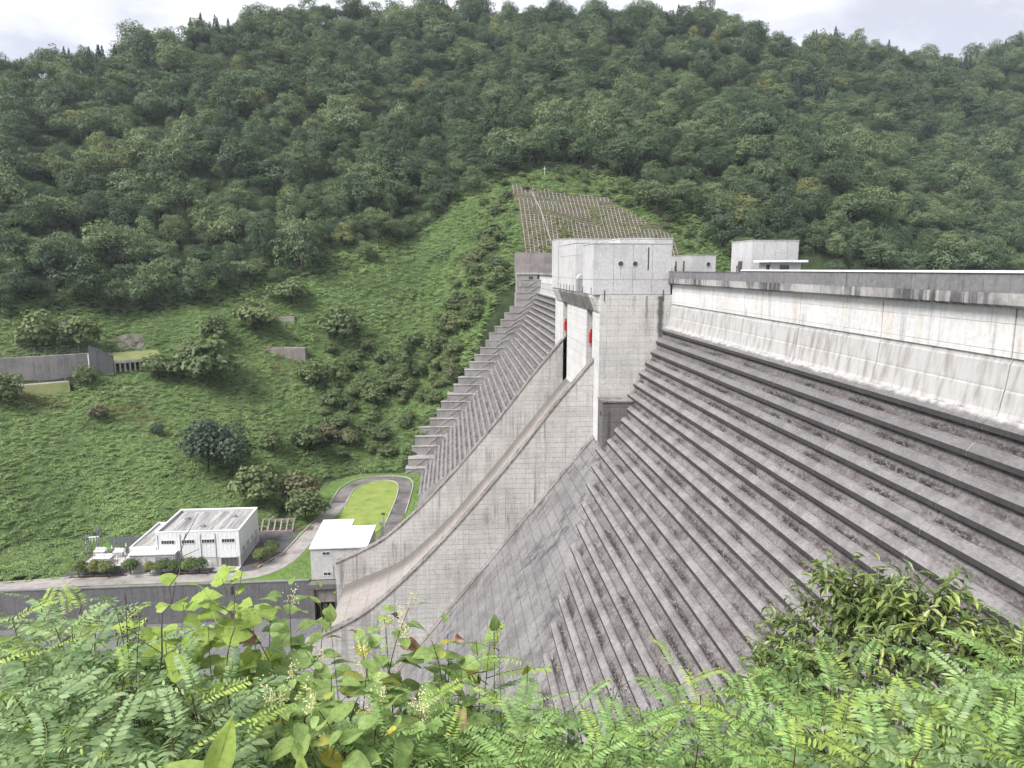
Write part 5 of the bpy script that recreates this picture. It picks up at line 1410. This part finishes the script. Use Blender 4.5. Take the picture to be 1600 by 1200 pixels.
# ================================================================== foreground plants on the near bank
def leaflet(m, o, d, n, L, Wd, fold=0.22, curl=0.15):
    """append one folded leaf with a midrib to builder m"""
    d = d.normalized(); b = n.cross(d).normalized(); n = d.cross(b).normalized()
    def q(s, w): return o + d*(L*s) + b*(Wd*w) + n*(abs(w)*Wd*fold - curl*L*s*s)
    v = [q(0, 0), q(0.36, 0), q(0.74, 0), q(1, 0), q(0.16, 0.55), q(0.45, 1), q(0.78, 0.68), q(0.16, -0.55), q(0.45, -1), q(0.78, -0.68)]
    m.add(v, [(0, 1, 4), (1, 5, 4), (1, 2, 6, 5), (2, 3, 6), (0, 7, 1), (1, 7, 8), (1, 8, 9, 2), (2, 9, 3)])
def build_mesh(m, name, mats, smooth=True, matidx=None):
    me = bpy.data.meshes.new(name); me.from_pydata(m.v, [], m.f)
    for k in mats: me.materials.append(k)
    if smooth: me.polygons.foreach_set('use_smooth', [True]*len(me.polygons))
    if matidx: me.polygons.foreach_set('material_index', matidx)
    return me
def frond_mesh(mat, seed, pairs, L, ll, lw, droop):
    rs = random.Random(seed); m = MB(); mi = []
    def ax(s): return Vector((L*s*(1-0.08*s), 0.02*math.sin(3*s+seed), -droop*L*s*s))
    for i in range(pairs):
        s = 0.16+0.82*i/pairs
        p = ax(s); t = (ax(s+0.02)-ax(s-0.02)).normalized()
        for sd_ in (-1, 1):
            d = (Vector((0, sd_, 0))+t*rs.uniform(0.25, 0.6)+Vector((0, 0, rs.uniform(-0.25, 0.12)))).normalized()
            n = (Vector((0, 0, 1))+Vector((rs.uniform(-.3, .3), rs.uniform(-.3, .3), 0))).normalized()
            k = 1-0.45*abs(s-0.5)*1.3
            leaflet(m, p+d*0.004, d, n, ll*k*rs.uniform(0.85, 1.12), lw*k*rs.uniform(0.9, 1.1), 0.2, rs.uniform(0.05, 0.3))
    t = (ax(1.0)-ax(0.96)).normalized()
    leaflet(m, ax(1.0), t, Vector((0, 0, 1)), ll*0.85, lw*0.85)
    nf = len(m.f); mi = [0]*nf
    m.tube([ax(s) for s in np.linspace(0, 1, 7)], 0.0021, 4, 0.0008)
    mi += [1]*(len(m.f)-nf)
    return build_mesh(m, 'frond', [mat, M['stem_green']], True, mi)
FR = {}
for key, mat in (('blue', 'leaf_blue'), ('fresh', 'leaf_fresh'), ('lime', 'leaf_lime')):
    FR[key] = [frond_mesh(M[mat], 40+i, [11, 13, 12, 10][i] if key == 'blue' else [13, 16, 14, 12][i], [0.28, 0.33, 0.29, 0.25][i], [0.052, 0.050, 0.048, 0.054][i] if key == 'blue' else [0.045, 0.043, 0.047, 0.040][i],
                          [0.0095, 0.009, 0.0095, 0.010][i] if key == 'blue' else 0.0062, [0.25, 0.4, 0.15, 0.5][i]) for i in range(4)]
def frame_at(p, d, up):
    d = d.normalized(); s = up.cross(d)
    if s.length < 1e-4: s = Vector((0, 1, 0)).cross(d)
    s.normalize(); u = d.cross(s)
    return Matrix(((d.x, s.x, u.x, p.x), (d.y, s.y, u.y, p.y), (d.z, s.z, u.z, p.z), (0, 0, 0, 1)))
def put(name, me, plant, mtx, s=1.0):
    o = bpy.data.objects.new(name, me); col.objects.link(o); o.parent = plant
    o.matrix_basis = Matrix.Translation(-Vector(plant.location)) @ mtx @ Matrix.Scale(s, 4)
    return o
def stem_curve(root, tip, bend, n=14):
    root = Vector(root); tip = Vector(tip)
    out = []
    for i in range(n+1):
        t = i/n
        p = root.lerp(tip, t); w = 4*t*(1-t)
        p = p + Vector(bend)*w; p.z = root.z+(tip.z-root.z)*(t**0.85)
        out.append(p)
    return out
def at_len(P, dist_from_tip):
    rem = dist_from_tip
    for i in range(len(P)-1, 0, -1):
        l = (P[i]-P[i-1]).length
        if rem <= l: return P[i].lerp(P[i-1], rem/l), (P[i]-P[i-1]).normalized()
        rem -= l
    return P[0], (P[1]-P[0]).normalized()
def root_for(tips, rs):
    x = sum(t[0] for t in tips)/len(tips); y = sum(t[1] for t in tips)/len(tips)+0.15
    return x, y, nh(x, y)-0.05
PIN = [
    ('blue', 'blue-green pinnate shrub filling the bottom left corner', [(-1.24, 1.94, -1.19), (-1.08, 1.91, -1.24), (-1.05, 2.16, -1.27), (-1.39, 2.32, -1.24), (-1.42, 2.06, -1.15)]),
    ('blue', 'tall blue-green pinnate shrub at the left edge before the retaining wall', [(-1.76, 2.79, -1.35), (-1.78, 3.01, -1.4), (-1.54, 2.8, -1.38), (-1.38, 2.66, -1.38), (-1.73, 2.57, -1.3), (-1.35, 2.79, -1.42), (-1.22, 2.74, -1.44), (-1.6, 3.0, -1.42), (-1.49, 2.6, -1.32)]),
    ('blue', 'blue-green pinnate shrub beside the dry red flower heads', [(-1.18, 2.54, -1.39), (-1.02, 2.39, -1.39), (-0.84, 2.14, -1.33), (-0.81, 2.36, -1.43), (-1.18, 2.32, -1.3)]),
    ('blue', 'low pinnate shrub along the bottom edge under the lime vine', [(-0.67, 2.09, -1.43), (-0.82, 1.93, -1.33), (-0.93, 1.77, -1.25), (-0.59, 2.33, -1.56), (-1.05, 1.7, -1.2)]),
    ('fresh', 'slender pinnate sapling rising in the middle before the smooth dam strip', [(-0.16, 2.59, -1.66), (0.02, 2.9, -1.74), (0.15, 3.0, -1.68), (0.2, 2.39, -1.61)]),
    ('fresh', 'low pinnate shrub at the bottom middle under the knotweed', [(0.37, 2.78, -1.8), (0.47, 2.56, -1.72), (-0.03, 2.2, -1.57), (-0.26, 2.29, -1.59), (0.22, 2.09, -1.52), (0.44, 2.05, -1.54)]),
    ('fresh', 'fresh green pinnate shrub left of the dark glossy bush', [(0.71, 2.5, -1.7), (0.92, 2.75, -1.71), (0.89, 2.33, -1.55), (0.55, 2.23, -1.6), (0.64, 2.0, -1.5), (0.84, 1.98, -1.46)]),
    ('fresh', 'fresh green pinnate shrub directly under the dark glossy bush', [(1.15, 2.55, -1.65), (1.3, 2.48, -1.57), (1.33, 2.23, -1.47), (0.99, 2.08, -1.48), (0.98, 1.8, -1.37)]),
    ('lime', 'yellowish pinnate shrub under the right half of the glossy bush', [(1.55, 2.45, -1.56), (1.39, 1.96, -1.39), (1.12, 1.89, -1.38), (1.16, 1.69, -1.3)]),
    ('blue', 'bluish pinnate shrub between the glossy bush and right edge', [(1.52, 1.99, -1.36), (1.66, 2.0, -1.33), (1.38, 1.72, -1.29), (1.24, 1.63, -1.27)]),
    ('fresh', 'tall fresh green pinnate shrub at the right edge', [(1.85, 2.11, -1.29), (1.96, 2.14, -1.24), (1.62, 1.77, -1.21), (1.82, 1.86, -1.21), (1.45, 1.66, -1.25), (1.46, 1.51, -1.16)]),
]
KNOT = [
    ('knotweed with cream flowers standing before the end of the chute', [(-0.32, 2.98, -1.51), (-0.21, 2.99, -1.49), (-0.41, 2.87, -1.57), (-0.11, 2.9, -1.6)]),
    ('knotweed with broad leaves at the bottom left of the chute', [(-0.61, 2.73, -1.53), (-0.48, 2.56, -1.54), (-0.62, 2.52, -1.5), (-0.47, 2.25, -1.48), (-0.37, 2.47, -1.58)]),
    ('sparse leafy shoots in front of the outlet frame', [(-0.66, 3.44, -1.61), (-0.83, 3.09, -1.51), (-0.78, 3.21, -1.49), (-0.83, 2.78, -1.46)]),
    ('yellowing leafy shoots in front of the smooth strip', [(-0.04, 3.0, -1.63), (0.09, 3.1, -1.72), (0.01, 2.6, -1.66), (-0.13, 2.4, -1.6)]),
    ('low broad-leaved knotweed along the bottom edge in the middle', [(-0.63, 2.32, -1.43), (-0.52, 2.19, -1.46), (-0.37, 2.17, -1.49), (-0.28, 2.48, -1.58), (-0.17, 2.29, -1.58), (-0.36, 2.68, -1.59)]),
]
VINE = [(-1.09, 2.58, -1.34), (-1.05, 2.7, -1.23), (-0.95, 2.63, -1.32), (-0.89, 2.76, -1.33), (-0.88, 2.97, -1.38), (-0.99, 2.94, -1.3), (-1.23, 2.74, -1.35)]
ENV = [(-0.661, -0.412), (-0.576, -0.439), (-0.445, -0.497), (-0.346, -0.543), (-0.247, -0.585), (-0.168, -0.671), (-0.063, -0.664), (0.083, -0.672), (0.231, -0.68), (0.371, -0.634), (0.454, -0.537), (0.595, -0.47), (0.714, -0.474), (0.773, -0.436), (0.854, -0.406)]

def pinnate(key, label, tips, seed):
    rs = random.Random(seed)
    r = root_for(tips, rs)
    pl = thing('pinnate_shrub', label, 'shrub', r, 'pinnate shrubs in the foreground')
    for tip in tips:
        rt = (r[0]*0.5+tip[0]*0.5+rs.uniform(-.1, .1), r[1]*0.5+tip[1]*0.5+rs.uniform(-.05, .1), r[2])
        P = stem_curve(rt, tip, (rs.uniform(-.08, .08), rs.uniform(-.08, .08), 0))
        m = MB(); m.tube(P, 0.0042, 5, 0.0018); m.v = [tuple(Vector(q)-Vector(r)) for q in m.v]
        o = m.build('stem', M['stem_green'] if rs.random() < 0.8 else M['stem_red']); o.parent = pl
        a = rs.uniform(0, 6.28); d = 0.0
        while d < 0.95:
            p, t = at_len(P, d)
            a += 2.4+rs.uniform(-.4, .4)
            up_ = 0.75-0.7*min(1, d/0.35)+rs.uniform(-.15, .2)
            dr = Vector((math.cos(a), math.sin(a), up_))
            s = rs.uniform(0.85, 1.2)*(0.55+0.45*min(1, d/0.15))
            mt = frame_at(p, dr, Vector((0, 0, 1))) @ Matrix.Rotation(rs.uniform(-.35, .35), 4, 'X')
            kk = key if rs.random() > (0.06 if d > 0.08 else 0.3) else ('lime' if key != 'lime' else 'fresh')
            put('frond', FR[kk][rs.randrange(4)], pl, mt, s)
            d += rs.uniform(0.026, 0.044)
    return pl
for i, (k, l, t) in enumerate(PIN): pinnate(k, l, t, 900+i)

# ---- broad leaves
def oval_leaf(mat, L, Wd, seed, heart=0.0, fold=0.25, curl=0.2, wave=0.06):
    rs = random.Random(seed); m = MB(); n = 9; V = []; 
    for i in range(n+1):
        s = i/n
        w = Wd*(math.sin(math.pi*min(1, s*0.93+0.07)**0.8))**0.9 if s < 1 else 0
        w *= 1 if s > 0.1 else (1+heart*(0.1-s)*8)
        back = -heart*0.06*L if s < 0.05 else 0
        for k in (-1, -0.5, 0, 0.5, 1):
            z = abs(k)*w*fold - curl*L*s*s + wave*Wd*math.sin(s*9+k*4+seed)*abs(k)
            V.append((L*s+(back if abs(k) == 1 else 0)-0.10*L*abs(k)*0.4, k*w, z))
    F = []
    for i in range(n):
        for k in range(4): a = i*5+k; F.append((a, a+5, a+6, a+1))
    m.add(V, F); nf = len(F)
    m.tube([(-0.25*L, 0, -0.05*L), (0, 0, 0), (0.5*L, 0, -curl*L*0.25+0.0006), (0.92*L, 0, -curl*L*0.85+0.0006)], 0.0014, 4, 0.0006)
    return build_mesh(m, 'leaf', [mat, M['stem_green']], True, [0]*nf+[1]*(len(m.f)-nf))
def lobed_leaf(mat, L, seed):
    m = MB(); out = []
    prof = [(0.0, 0.05), (0.25, 0.42), (0.42, 0.62), (0.55, 0.50), (0.66, 0.36), (0.8, 0.26), (1.0, 0.0)]
    prof = [(0.0, 0.08), (0.08, 0.38), (0.25, 0.56), (0.42, 0.60), (0.50, 0.40), (0.64, 0.36), (0.82, 0.20), (1.0, 0.0)]
    V = []
    for s, w in prof:
        for k in (-1, -0.5, 0, 0.5, 1):
            V.append((L*s, k*w*L, abs(k)*w*L*0.18-0.18*L*s*s+0.03*L*math.sin(7*s+3*k+seed)*abs(k)))
    F = []
    for i in range(len(prof)-1):
        for k in range(4): a = i*5+k; F.append((a, a+5, a+6, a+1))
    m.add(V, F); nf = len(F)
    m.tube([(-0.5*L, 0, -0.12*L), (0, 0, 0), (0.6*L, 0, -0.064*L)], 0.0016, 4, 0.0006)
    return build_mesh(m, 'leaf', [mat, M['stem_green']], True, [0]*nf+[1]*(len(m.f)-nf))
OV = [oval_leaf(M['leaf_knot'], 0.105, 0.036, i, 0.0, 0.22, [0.1, 0.3, 0.22][i]) for i in range(3)]
OY = [oval_leaf(M['leaf_yellow'], 0.10, 0.032, 9, 0, 0.3, 0.3)]
OD = [oval_leaf(M['dead'], 0.10, 0.03, 19, 0, 0.7, 0.6, 0.3)]
LB = [lobed_leaf(M['leaf_lime'], 0.12, i) for i in range(2)] + [oval_leaf(M['leaf_lime'], 0.125, 0.055, 5, 0.4, 0.15, 0.15)]
def flower_mesh(seed):
    rs = np.random.default_rng(seed); m = MB()
    for i in range(40):
        p = Vector((rs.normal()*0.012, rs.normal()*0.012, abs(rs.normal())*0.03)); 
        r = 0.0028
        m.add([p+Vector(q)*r for q in ((1,0,0),(-1,0,0),(0,1,0),(0,-1,0),(0,0,1),(0,0,-1))], [(0,2,4),(2,1,4),(1,3,4),(3,0,4),(2,0,5),(1,2,5),(3,1,5),(0,3,5)])
    for i in range(5):
        m.tube([(0,0,-0.02), (rs.normal()*0.01, rs.normal()*0.01, 0.03)], 0.0009, 4)
    return m
FW = build_mesh(flower_mesh(4), 'flower_cluster', [M['cream']], False)
def knotweed(label, tips, seed, yellow=0.05, flowers=0.5, name='knotweed'):
    rs = random.Random(seed); r = root_for(tips, rs)
    pl = thing(name, label, 'weed', r, 'broad-leaved weeds in the foreground')
    for tip in tips:
        rt = (r[0]*0.6+tip[0]*0.4, r[1]*0.6+tip[1]*0.4+0.1, r[2])
        P = stem_curve(rt, tip, (rs.uniform(-.12, .12), rs.uniform(-.05, .1), 0))
        m = MB(); m.tube(P, 0.005, 5, 0.0015); m.v = [tuple(Vector(q)-Vector(r)) for q in m.v]
        m.build('stem', M['stem_red'] if rs.random() < 0.6 else M['stem_green']).parent = pl
        a = rs.uniform(0, 6.28); d = 0.0
        while d < 0.9:
            p, t = at_len(P, d)
            a += math.pi*0.9+rs.uniform(-.6, .6)
            dr = Vector((math.cos(a), math.sin(a), rs.uniform(-.35, .55)))
            s = rs.uniform(0.75, 1.15)*(0.5+0.5*min(1, d/0.1))
            u = rs.random()
            me = OD[0] if u < 0.03 else OY[0] if u < 0.03+yellow else OV[rs.randrange(3)]
            # leaves sit on short side twigs
            q = p + dr.normalized()*rs.uniform(0.01, 0.09)
            put('leaf', me, pl, frame_at(q, dr, Vector((0, 0, 1))) @ Matrix.Rotation(rs.uniform(-.6, .6), 4, 'X'), s)
            if rs.random() < flowers*0.35 and d < 0.4:
                put('flower_cluster', FW, pl, frame_at(p+Vector((rs.uniform(-.03, .03), rs.uniform(-.03, .03), 0.02)), Vector((math.cos(a+1), math.sin(a+1), 0.2)), Vector((0, 0, 1))), rs.uniform(0.8, 1.4))
            d += rs.uniform(0.022, 0.045)
    return pl
knotweed(KNOT[0][0], KNOT[0][1], 61, 0.05, 0.6)
knotweed(KNOT[1][0], KNOT[1][1], 62, 0.03, 0.2)
knotweed(KNOT[2][0], KNOT[2][1], 63, 0.03, 0.1, 'leafy_shoots')
knotweed(KNOT[3][0], KNOT[3][1], 64, 0.06, 0.2, 'leafy_shoots')
knotweed(KNOT[4][0], KNOT[4][1], 65, 0.03, 0.2)

# ---- lime green vine with lobed leaves
rs = random.Random(77); r = root_for(VINE, rs)
vine = thing('climbing_vine', 'lime green vine with large lobed leaves before the retaining wall', 'vine', r)
for tip in VINE:
    P = stem_curve((tip[0]+rs.uniform(-.2, .2), tip[1]+0.15, r[2]), tip, (rs.uniform(-.15, .15), 0, 0))
    m = MB(); m.tube(P, 0.0035, 5, 0.0012); m.v = [tuple(Vector(q)-Vector(r)) for q in m.v]
    m.build('stem', M['stem_green']).parent = vine
    d = 0.0; a = rs.uniform(0, 6.28)
    while d < 0.55:
        p, t = at_len(P, d); a += 2.2+rs.uniform(-.5, .5)
        for k in (-0.9, 0, 0.9):
            if k and rs.random() < 0.45: continue
            dr = Vector((math.cos(a+k), math.sin(a+k), rs.uniform(-.1, .7)))
            q = p+dr.normalized()*0.05
            put('leaf', LB[rs.randrange(3)], vine, frame_at(q, dr, Vector((rs.uniform(-.8, .8), rs.uniform(-1.2, .2), 1))) @ Matrix.Rotation(rs.uniform(-.7, .7), 4, 'X'), rs.uniform(0.5, 0.95)*(0.6+0.4*min(1, d/0.08)))
        d += rs.uniform(0.06, 0.1)
# tendrils
for i in range(4):
    p0 = Vector(VINE[i % len(VINE)]); pts_ = [p0+Vector((0.09*k*math.cos(0.4*i)+0.02*math.sin(2.2*k+i), -0.03*k, 0.02*math.sin(1.7*k+i)-0.012*k*k*(0.6 if i % 2 else -0.15))) for k in np.linspace(0, 3, 12)]
    m = MB(); m.tube(pts_, 0.0016, 4, 0.0007); m.v = [tuple(Vector(q)-Vector(r)) for q in m.v]
    m.build('tendril', M['leaf_lime']).parent = vine

# ---- dark glossy bush
def narrow_leaf(seed, L=0.060, Wd=0.0092):
    m = MB(); leaflet(m, Vector((0, 0, 0)), Vector((1, 0, 0)), Vector((0, 0, 1)), L, Wd, 0.75, [0.25, 0.45, 0.1][seed % 3])
    return build_mesh(m, 'leaf', [M['leaf_gloss']], True)
NL = [narrow_leaf(i) for i in range(3)]
rs = random.Random(5)
bush_c = [((2.12,3.16,-1.79),0.30),((1.91,3.29,-1.88),0.26),((2.24,2.96,-1.72),0.27),((1.74,3.28,-2.02),0.24),((2.32,2.77,-1.76),0.24),((2.15,3.25,-1.70),0.24),((2.05,2.83,-1.85),0.26),((1.79,3.01,-1.95),0.25),((2.05,3.32,-1.70),0.22),((2.27,3.05,-1.62),0.20),((1.62,3.2,-2.1),0.2),((2.4,2.7,-1.7),0.16)]
r = (2.1, 3.15, nh(2.1, 3.15)-0.05)
bush = thing('glossy_bush', 'dense dark glossy-leaved bush standing before the dam ledges', 'bush', r)
allp = []
for bc, br in bush_c:
    bc = Vector(bc)
    P = stem_curve((2.1+rs.uniform(-.1, .1), 3.2+rs.uniform(-.1, .1), r[2]), bc+Vector((0, 0, br*0.8)), (rs.uniform(-.1, .1), rs.uniform(-.1, .1), 0))
    m = MB(); m.tube(P, 0.012, 5, 0.003)
    for k in range(36):
        th = rs.uniform(0, 6.28); el = rs.uniform(-0.3, 1.0)
        d = Vector((math.cos(th)*math.cos(el), math.sin(th)*math.cos(el), math.sin(el)))
        e_ = bc + d*br*rs.uniform(0.8, 1.25); s0 = bc + d*br*0.1
        tw = [s0, s0.lerp(e_, 0.5)+Vector((0, 0, 0.02)), e_+Vector((0, 0, -0.02))]
        m.tube(tw, 0.003, 4, 0.001)
        for j in range(8):
            t = 0.3+0.7*j/7; p = s0.lerp(e_, t)
            dr = (d*0.6+Vector((rs.uniform(-1, 1), rs.uniform(-1, 1), rs.uniform(-1.0, 0.35)))).normalized()
            allp.append((p, dr, rs.uniform(0.8, 1.25)))
    m.v = [tuple(Vector(q)-Vector(r)) for q in m.v]
    m.build('branch', M['twig']).parent = bush
# the 300 leaves nearest to the viewer are parts, the others one mass
allp.sort(key=lambda q: q[0].length - 0.4*q[0].z)
for p, dr, s in allp[:300]:
    put('leaf', NL[rs.randrange(3)], bush, frame_at(p, dr, Vector((0, 0, 1))), s)
m = MB()
for p, dr, s in allp[300:]:
    leaflet(m, p-Vector(r), dr, Vector((rs.uniform(-.3, .3), rs.uniform(-.3, .3), 1)).normalized(), 0.060*s, 0.0092*s, 0.75, rs.uniform(0.1, 0.45))
o = m.build('leaf_mass', M['leaf_gloss'], None, True); o.parent = bush; o['kind'] = 'stuff'

# ---- undergrowth filling the space below the plants
az = np.array([q[0] for q in ENV]); sl = np.array([q[1] for q in ENV])
rs2 = np.random.default_rng(12)
n = 26000
a = rs2.uniform(az[0], az[-1], n); d = rs2.uniform(2.7, 4.6, n)
top = np.interp(a, az, sl); s = top-rs2.uniform(0.0, 0.45, n)
C = np.stack([np.sin(a)*d, np.cos(a)*d, s*d], 1)
gz = near_h(C[:, 0], C[:, 1]); C = C[C[:, 2] > gz]
Nn = unit(rs2.normal(size=(len(C), 3))*0.5+np.array([0, -0.25, 0.9]))
V, F = [], []
m = MB()
for c, nn in zip(C, Nn):
    t = Vector(rs2.normal(size=3)); nn = Vector(nn); t = (t-nn*t.dot(nn))
    if t.length < 1e-3: continue
    leaflet(m, Vector(c), t, nn, rs2.uniform(0.025, 0.05), rs2.uniform(0.006, 0.013), 0.25, 0.2)
N_ = foliage('undergrowth leaf', (0.04, 0.075, 0.026), (0.085, 0.14, 0.05), (0.16, 0.23, 0.08), 0.3, 0.5, wscale=0.6)  # kept darker: the shade between the plants is put into the leaf colour
tag(m.build('undergrowth', N_, None, True), 'tangled small-leaved undergrowth below the foreground shrubs', kind='stuff')

# ---- dry flower heads and bare twigs
def dry_head(label, pts_, root, seed):
    rs = random.Random(seed); r = Vector(root)
    t = thing('dry_flower_stalk', label, 'dry plant', root, 'dry flower stalks in the foreground')
    for p in pts_:
        p = Vector(p)
        P = stem_curve(root, p, (rs.uniform(-.05, .05), 0, 0), 10)
        m = MB(); m.tube([q-r for q in P], 0.003, 4, 0.0012)
        for k in range(9):
            q, tt = at_len(P, 0.03*k); e_ = q+Vector((rs.uniform(-.03, .03), rs.uniform(-.03, .03), rs.uniform(0.0, 0.04)))
            m.tube([q-r, e_-r], 0.0013, 4, 0.0008)
        m.build('stalk', M['twig']).parent = t
        h = MB()
        for k in range(18):
            q, tt = at_len(P, rs.uniform(0, 0.12)); q = q+Vector((rs.uniform(-.022, .022), rs.uniform(-.022, .022), rs.uniform(-.01, .03)))-r
            rr = rs.uniform(0.002, 0.0048)
            h.add([q+Vector(w)*rr for w in ((1,0,0),(-1,0,0),(0,1,0),(0,-1,0),(0,0,1),(0,0,-1))], [(0,2,4),(2,1,4),(1,3,4),(3,0,4),(2,0,5),(1,2,5),(3,1,5),(0,3,5)])
        h.build('flower_head', M['dry_flower']).parent = t
dry_head('dry dark red flower stalks rising before the access road', [(-1.11,2.35,-1.1),(-1.14,2.34,-1.13),(-1.07,2.36,-1.15)], (-1.1, 2.4, nh(-1.1, 2.4)), 3)
dry_head('dry dark red flower stalk at the foot of the dam ledges', [(0.69,2.82,-1.76),(0.73,2.81,-1.83)], (0.7, 2.85, nh(0.7, 2.85)), 4)
dry_head('dry dark red flower tuft beside the mid sapling', [(0.18,2.99,-1.60)], (0.2, 3.0, nh(0.2, 3.0)), 5)
def bare_twig(label, path, seed):
    rs = random.Random(seed); r = Vector(path[0]); t = thing('bare_twig', label, 'twig', path[0], 'bare twigs in the foreground')
    P = [Vector(p) for p in path]
    Q = []
    for i in range(len(P)-1):
        for k in range(4): Q.append(P[i].lerp(P[i+1], k/4)+Vector((rs.uniform(-.012, .012), 0, rs.uniform(-.012, .012))))
    Q.append(P[-1])
    m = MB(); m.tube([q-r for q in Q], 0.004, 5, 0.0012); m.build('stem', M['twig']).parent = t
    for k in range(3, len(Q)-1, 3):
        e_ = Q[k]+Vector((rs.uniform(-.12, .12), rs.uniform(-.05, .05), rs.uniform(0.02, 0.1)))
        m = MB(); m.tube([Q[k]-r, e_-r], 0.002, 4, 0.001); m.build('side_twig', M['twig']).parent = t
bare_twig('bare grey twig standing up against the powerhouse yard', [(-1.0,2.5,nh(-1.0,2.5)),(-1.06,2.4,-1.45),(-1.02,2.42,-1.2),(-0.98,2.5,-1.02),(-0.955,2.5,-0.93)], 1)
bare_twig('bare grey twig crossing the vine before the retaining wall', [(-0.8,2.6,nh(-0.8,2.6)),(-0.86,2.5,-1.5),(-0.82,2.5,-1.3),(-0.80,2.6,-1.12)], 2)
bare_twig('forked brown twig in front of the dam ledges', [(0.7,2.9,nh(0.7,2.9)),(0.66,2.8,-1.9),(0.72,2.8,-1.72)], 3)

# ---- single big leaves near the lens
BIG = oval_leaf(M['leaf_lime'], 0.17, 0.036, 31, 0, 0.3, 0.12)
RND = oval_leaf(M['leaf_lime'], 0.10, 0.052, 33, 0.4, 0.12, 0.1)
def lone(name, label, me, p, dr, up, s, root):
    t = thing(name, label, 'weed', root)
    r = Vector(root); P = stem_curve(root, p, (0, 0, 0), 8)
    m = MB(); m.tube([q-r for q in P], 0.003, 5, 0.0015); m.build('stem', M['stem_green']).parent = t
    put('leaf', me, t, frame_at(Vector(p), Vector(dr), Vector(up)), s)
    return t
t = lone('broad_leaf_weed', 'large pale lance-shaped leaves at the bottom edge left of middle', BIG, (-0.66,1.78,-1.36), (0.25,0.1,0.75), (0.3,-1,0.4), 1.05, (-0.68,1.8,nh(-0.68,1.8)))
put('leaf', BIG, t, frame_at(Vector((-0.66,1.8,-1.38)), Vector((-0.8,0.1,0.25)), Vector((0,-0.6,1))), 1.0)
t = lone('broad_leaf_weed', 'upright pale leaf at the bottom edge below the knotweed', BIG, (-0.47,1.94,-1.56), (0.05,0,1), (0.2,-1,0.1), 0.85, (-0.47,1.95,nh(-0.47,1.95)))
put('leaf', BIG, t, frame_at(Vector((-0.47,1.94,-1.5)), Vector((0.8,0,0.1)), Vector((0,-0.5,1))), 0.7)
lone('round_leaf_weed', 'single round yellow-green leaf in the left vine tangle', RND, (-1.0,2.36,-1.36), (0.5,-0.2,0.12), (-0.1,-1,0.25), 1.0, (-1.0,2.4,nh(-1.0,2.4)))
lone('yellow_leaf_sprig', 'single spotted yellow leaf hanging before the smooth dam strip', OY[0], (0.31,2.88,-1.73), (-0.25,0,-0.8), (0.5,-1,0.2), 0.6, (0.3,2.95,nh(0.3,2.95)))
lone('yellow_leaf_sprig', 'lone olive leaf standing before the chute floor', OV[1], (-0.55,2.95,-1.52), (0.1,0,0.9), (0.4,-1,0), 0.75, (-0.5,3.0,nh(-0.5,3.0)))
lone('yellow_leaf_sprig', 'lone olive leaf upright beside the mid sapling', OV[0], (0.17,3.0,-1.62), (0.05,0,0.9), (0.3,-1,0), 0.75, (0.17,3.05,nh(0.17,3.05)))

# ================================================================== haze in the valley air
hm = NT('valley haze')
pv = hm.n('ShaderNodeVolumePrincipled')
pv.inputs['Color'].default_value = (0.80, 0.88, 1.0, 1)
pv.inputs['Density'].default_value = 0.0001
pv.inputs['Anisotropy'].default_value = 0.2
hm.t.links.new(pv.outputs[0], hm.out.inputs['Volume'])
hz_o = MB().box(-1400, 1500, -120, 1500, -140, 330).build('haze', hm.m)
tag(hz_o, 'thin pale haze filling the valley air', kind='stuff')
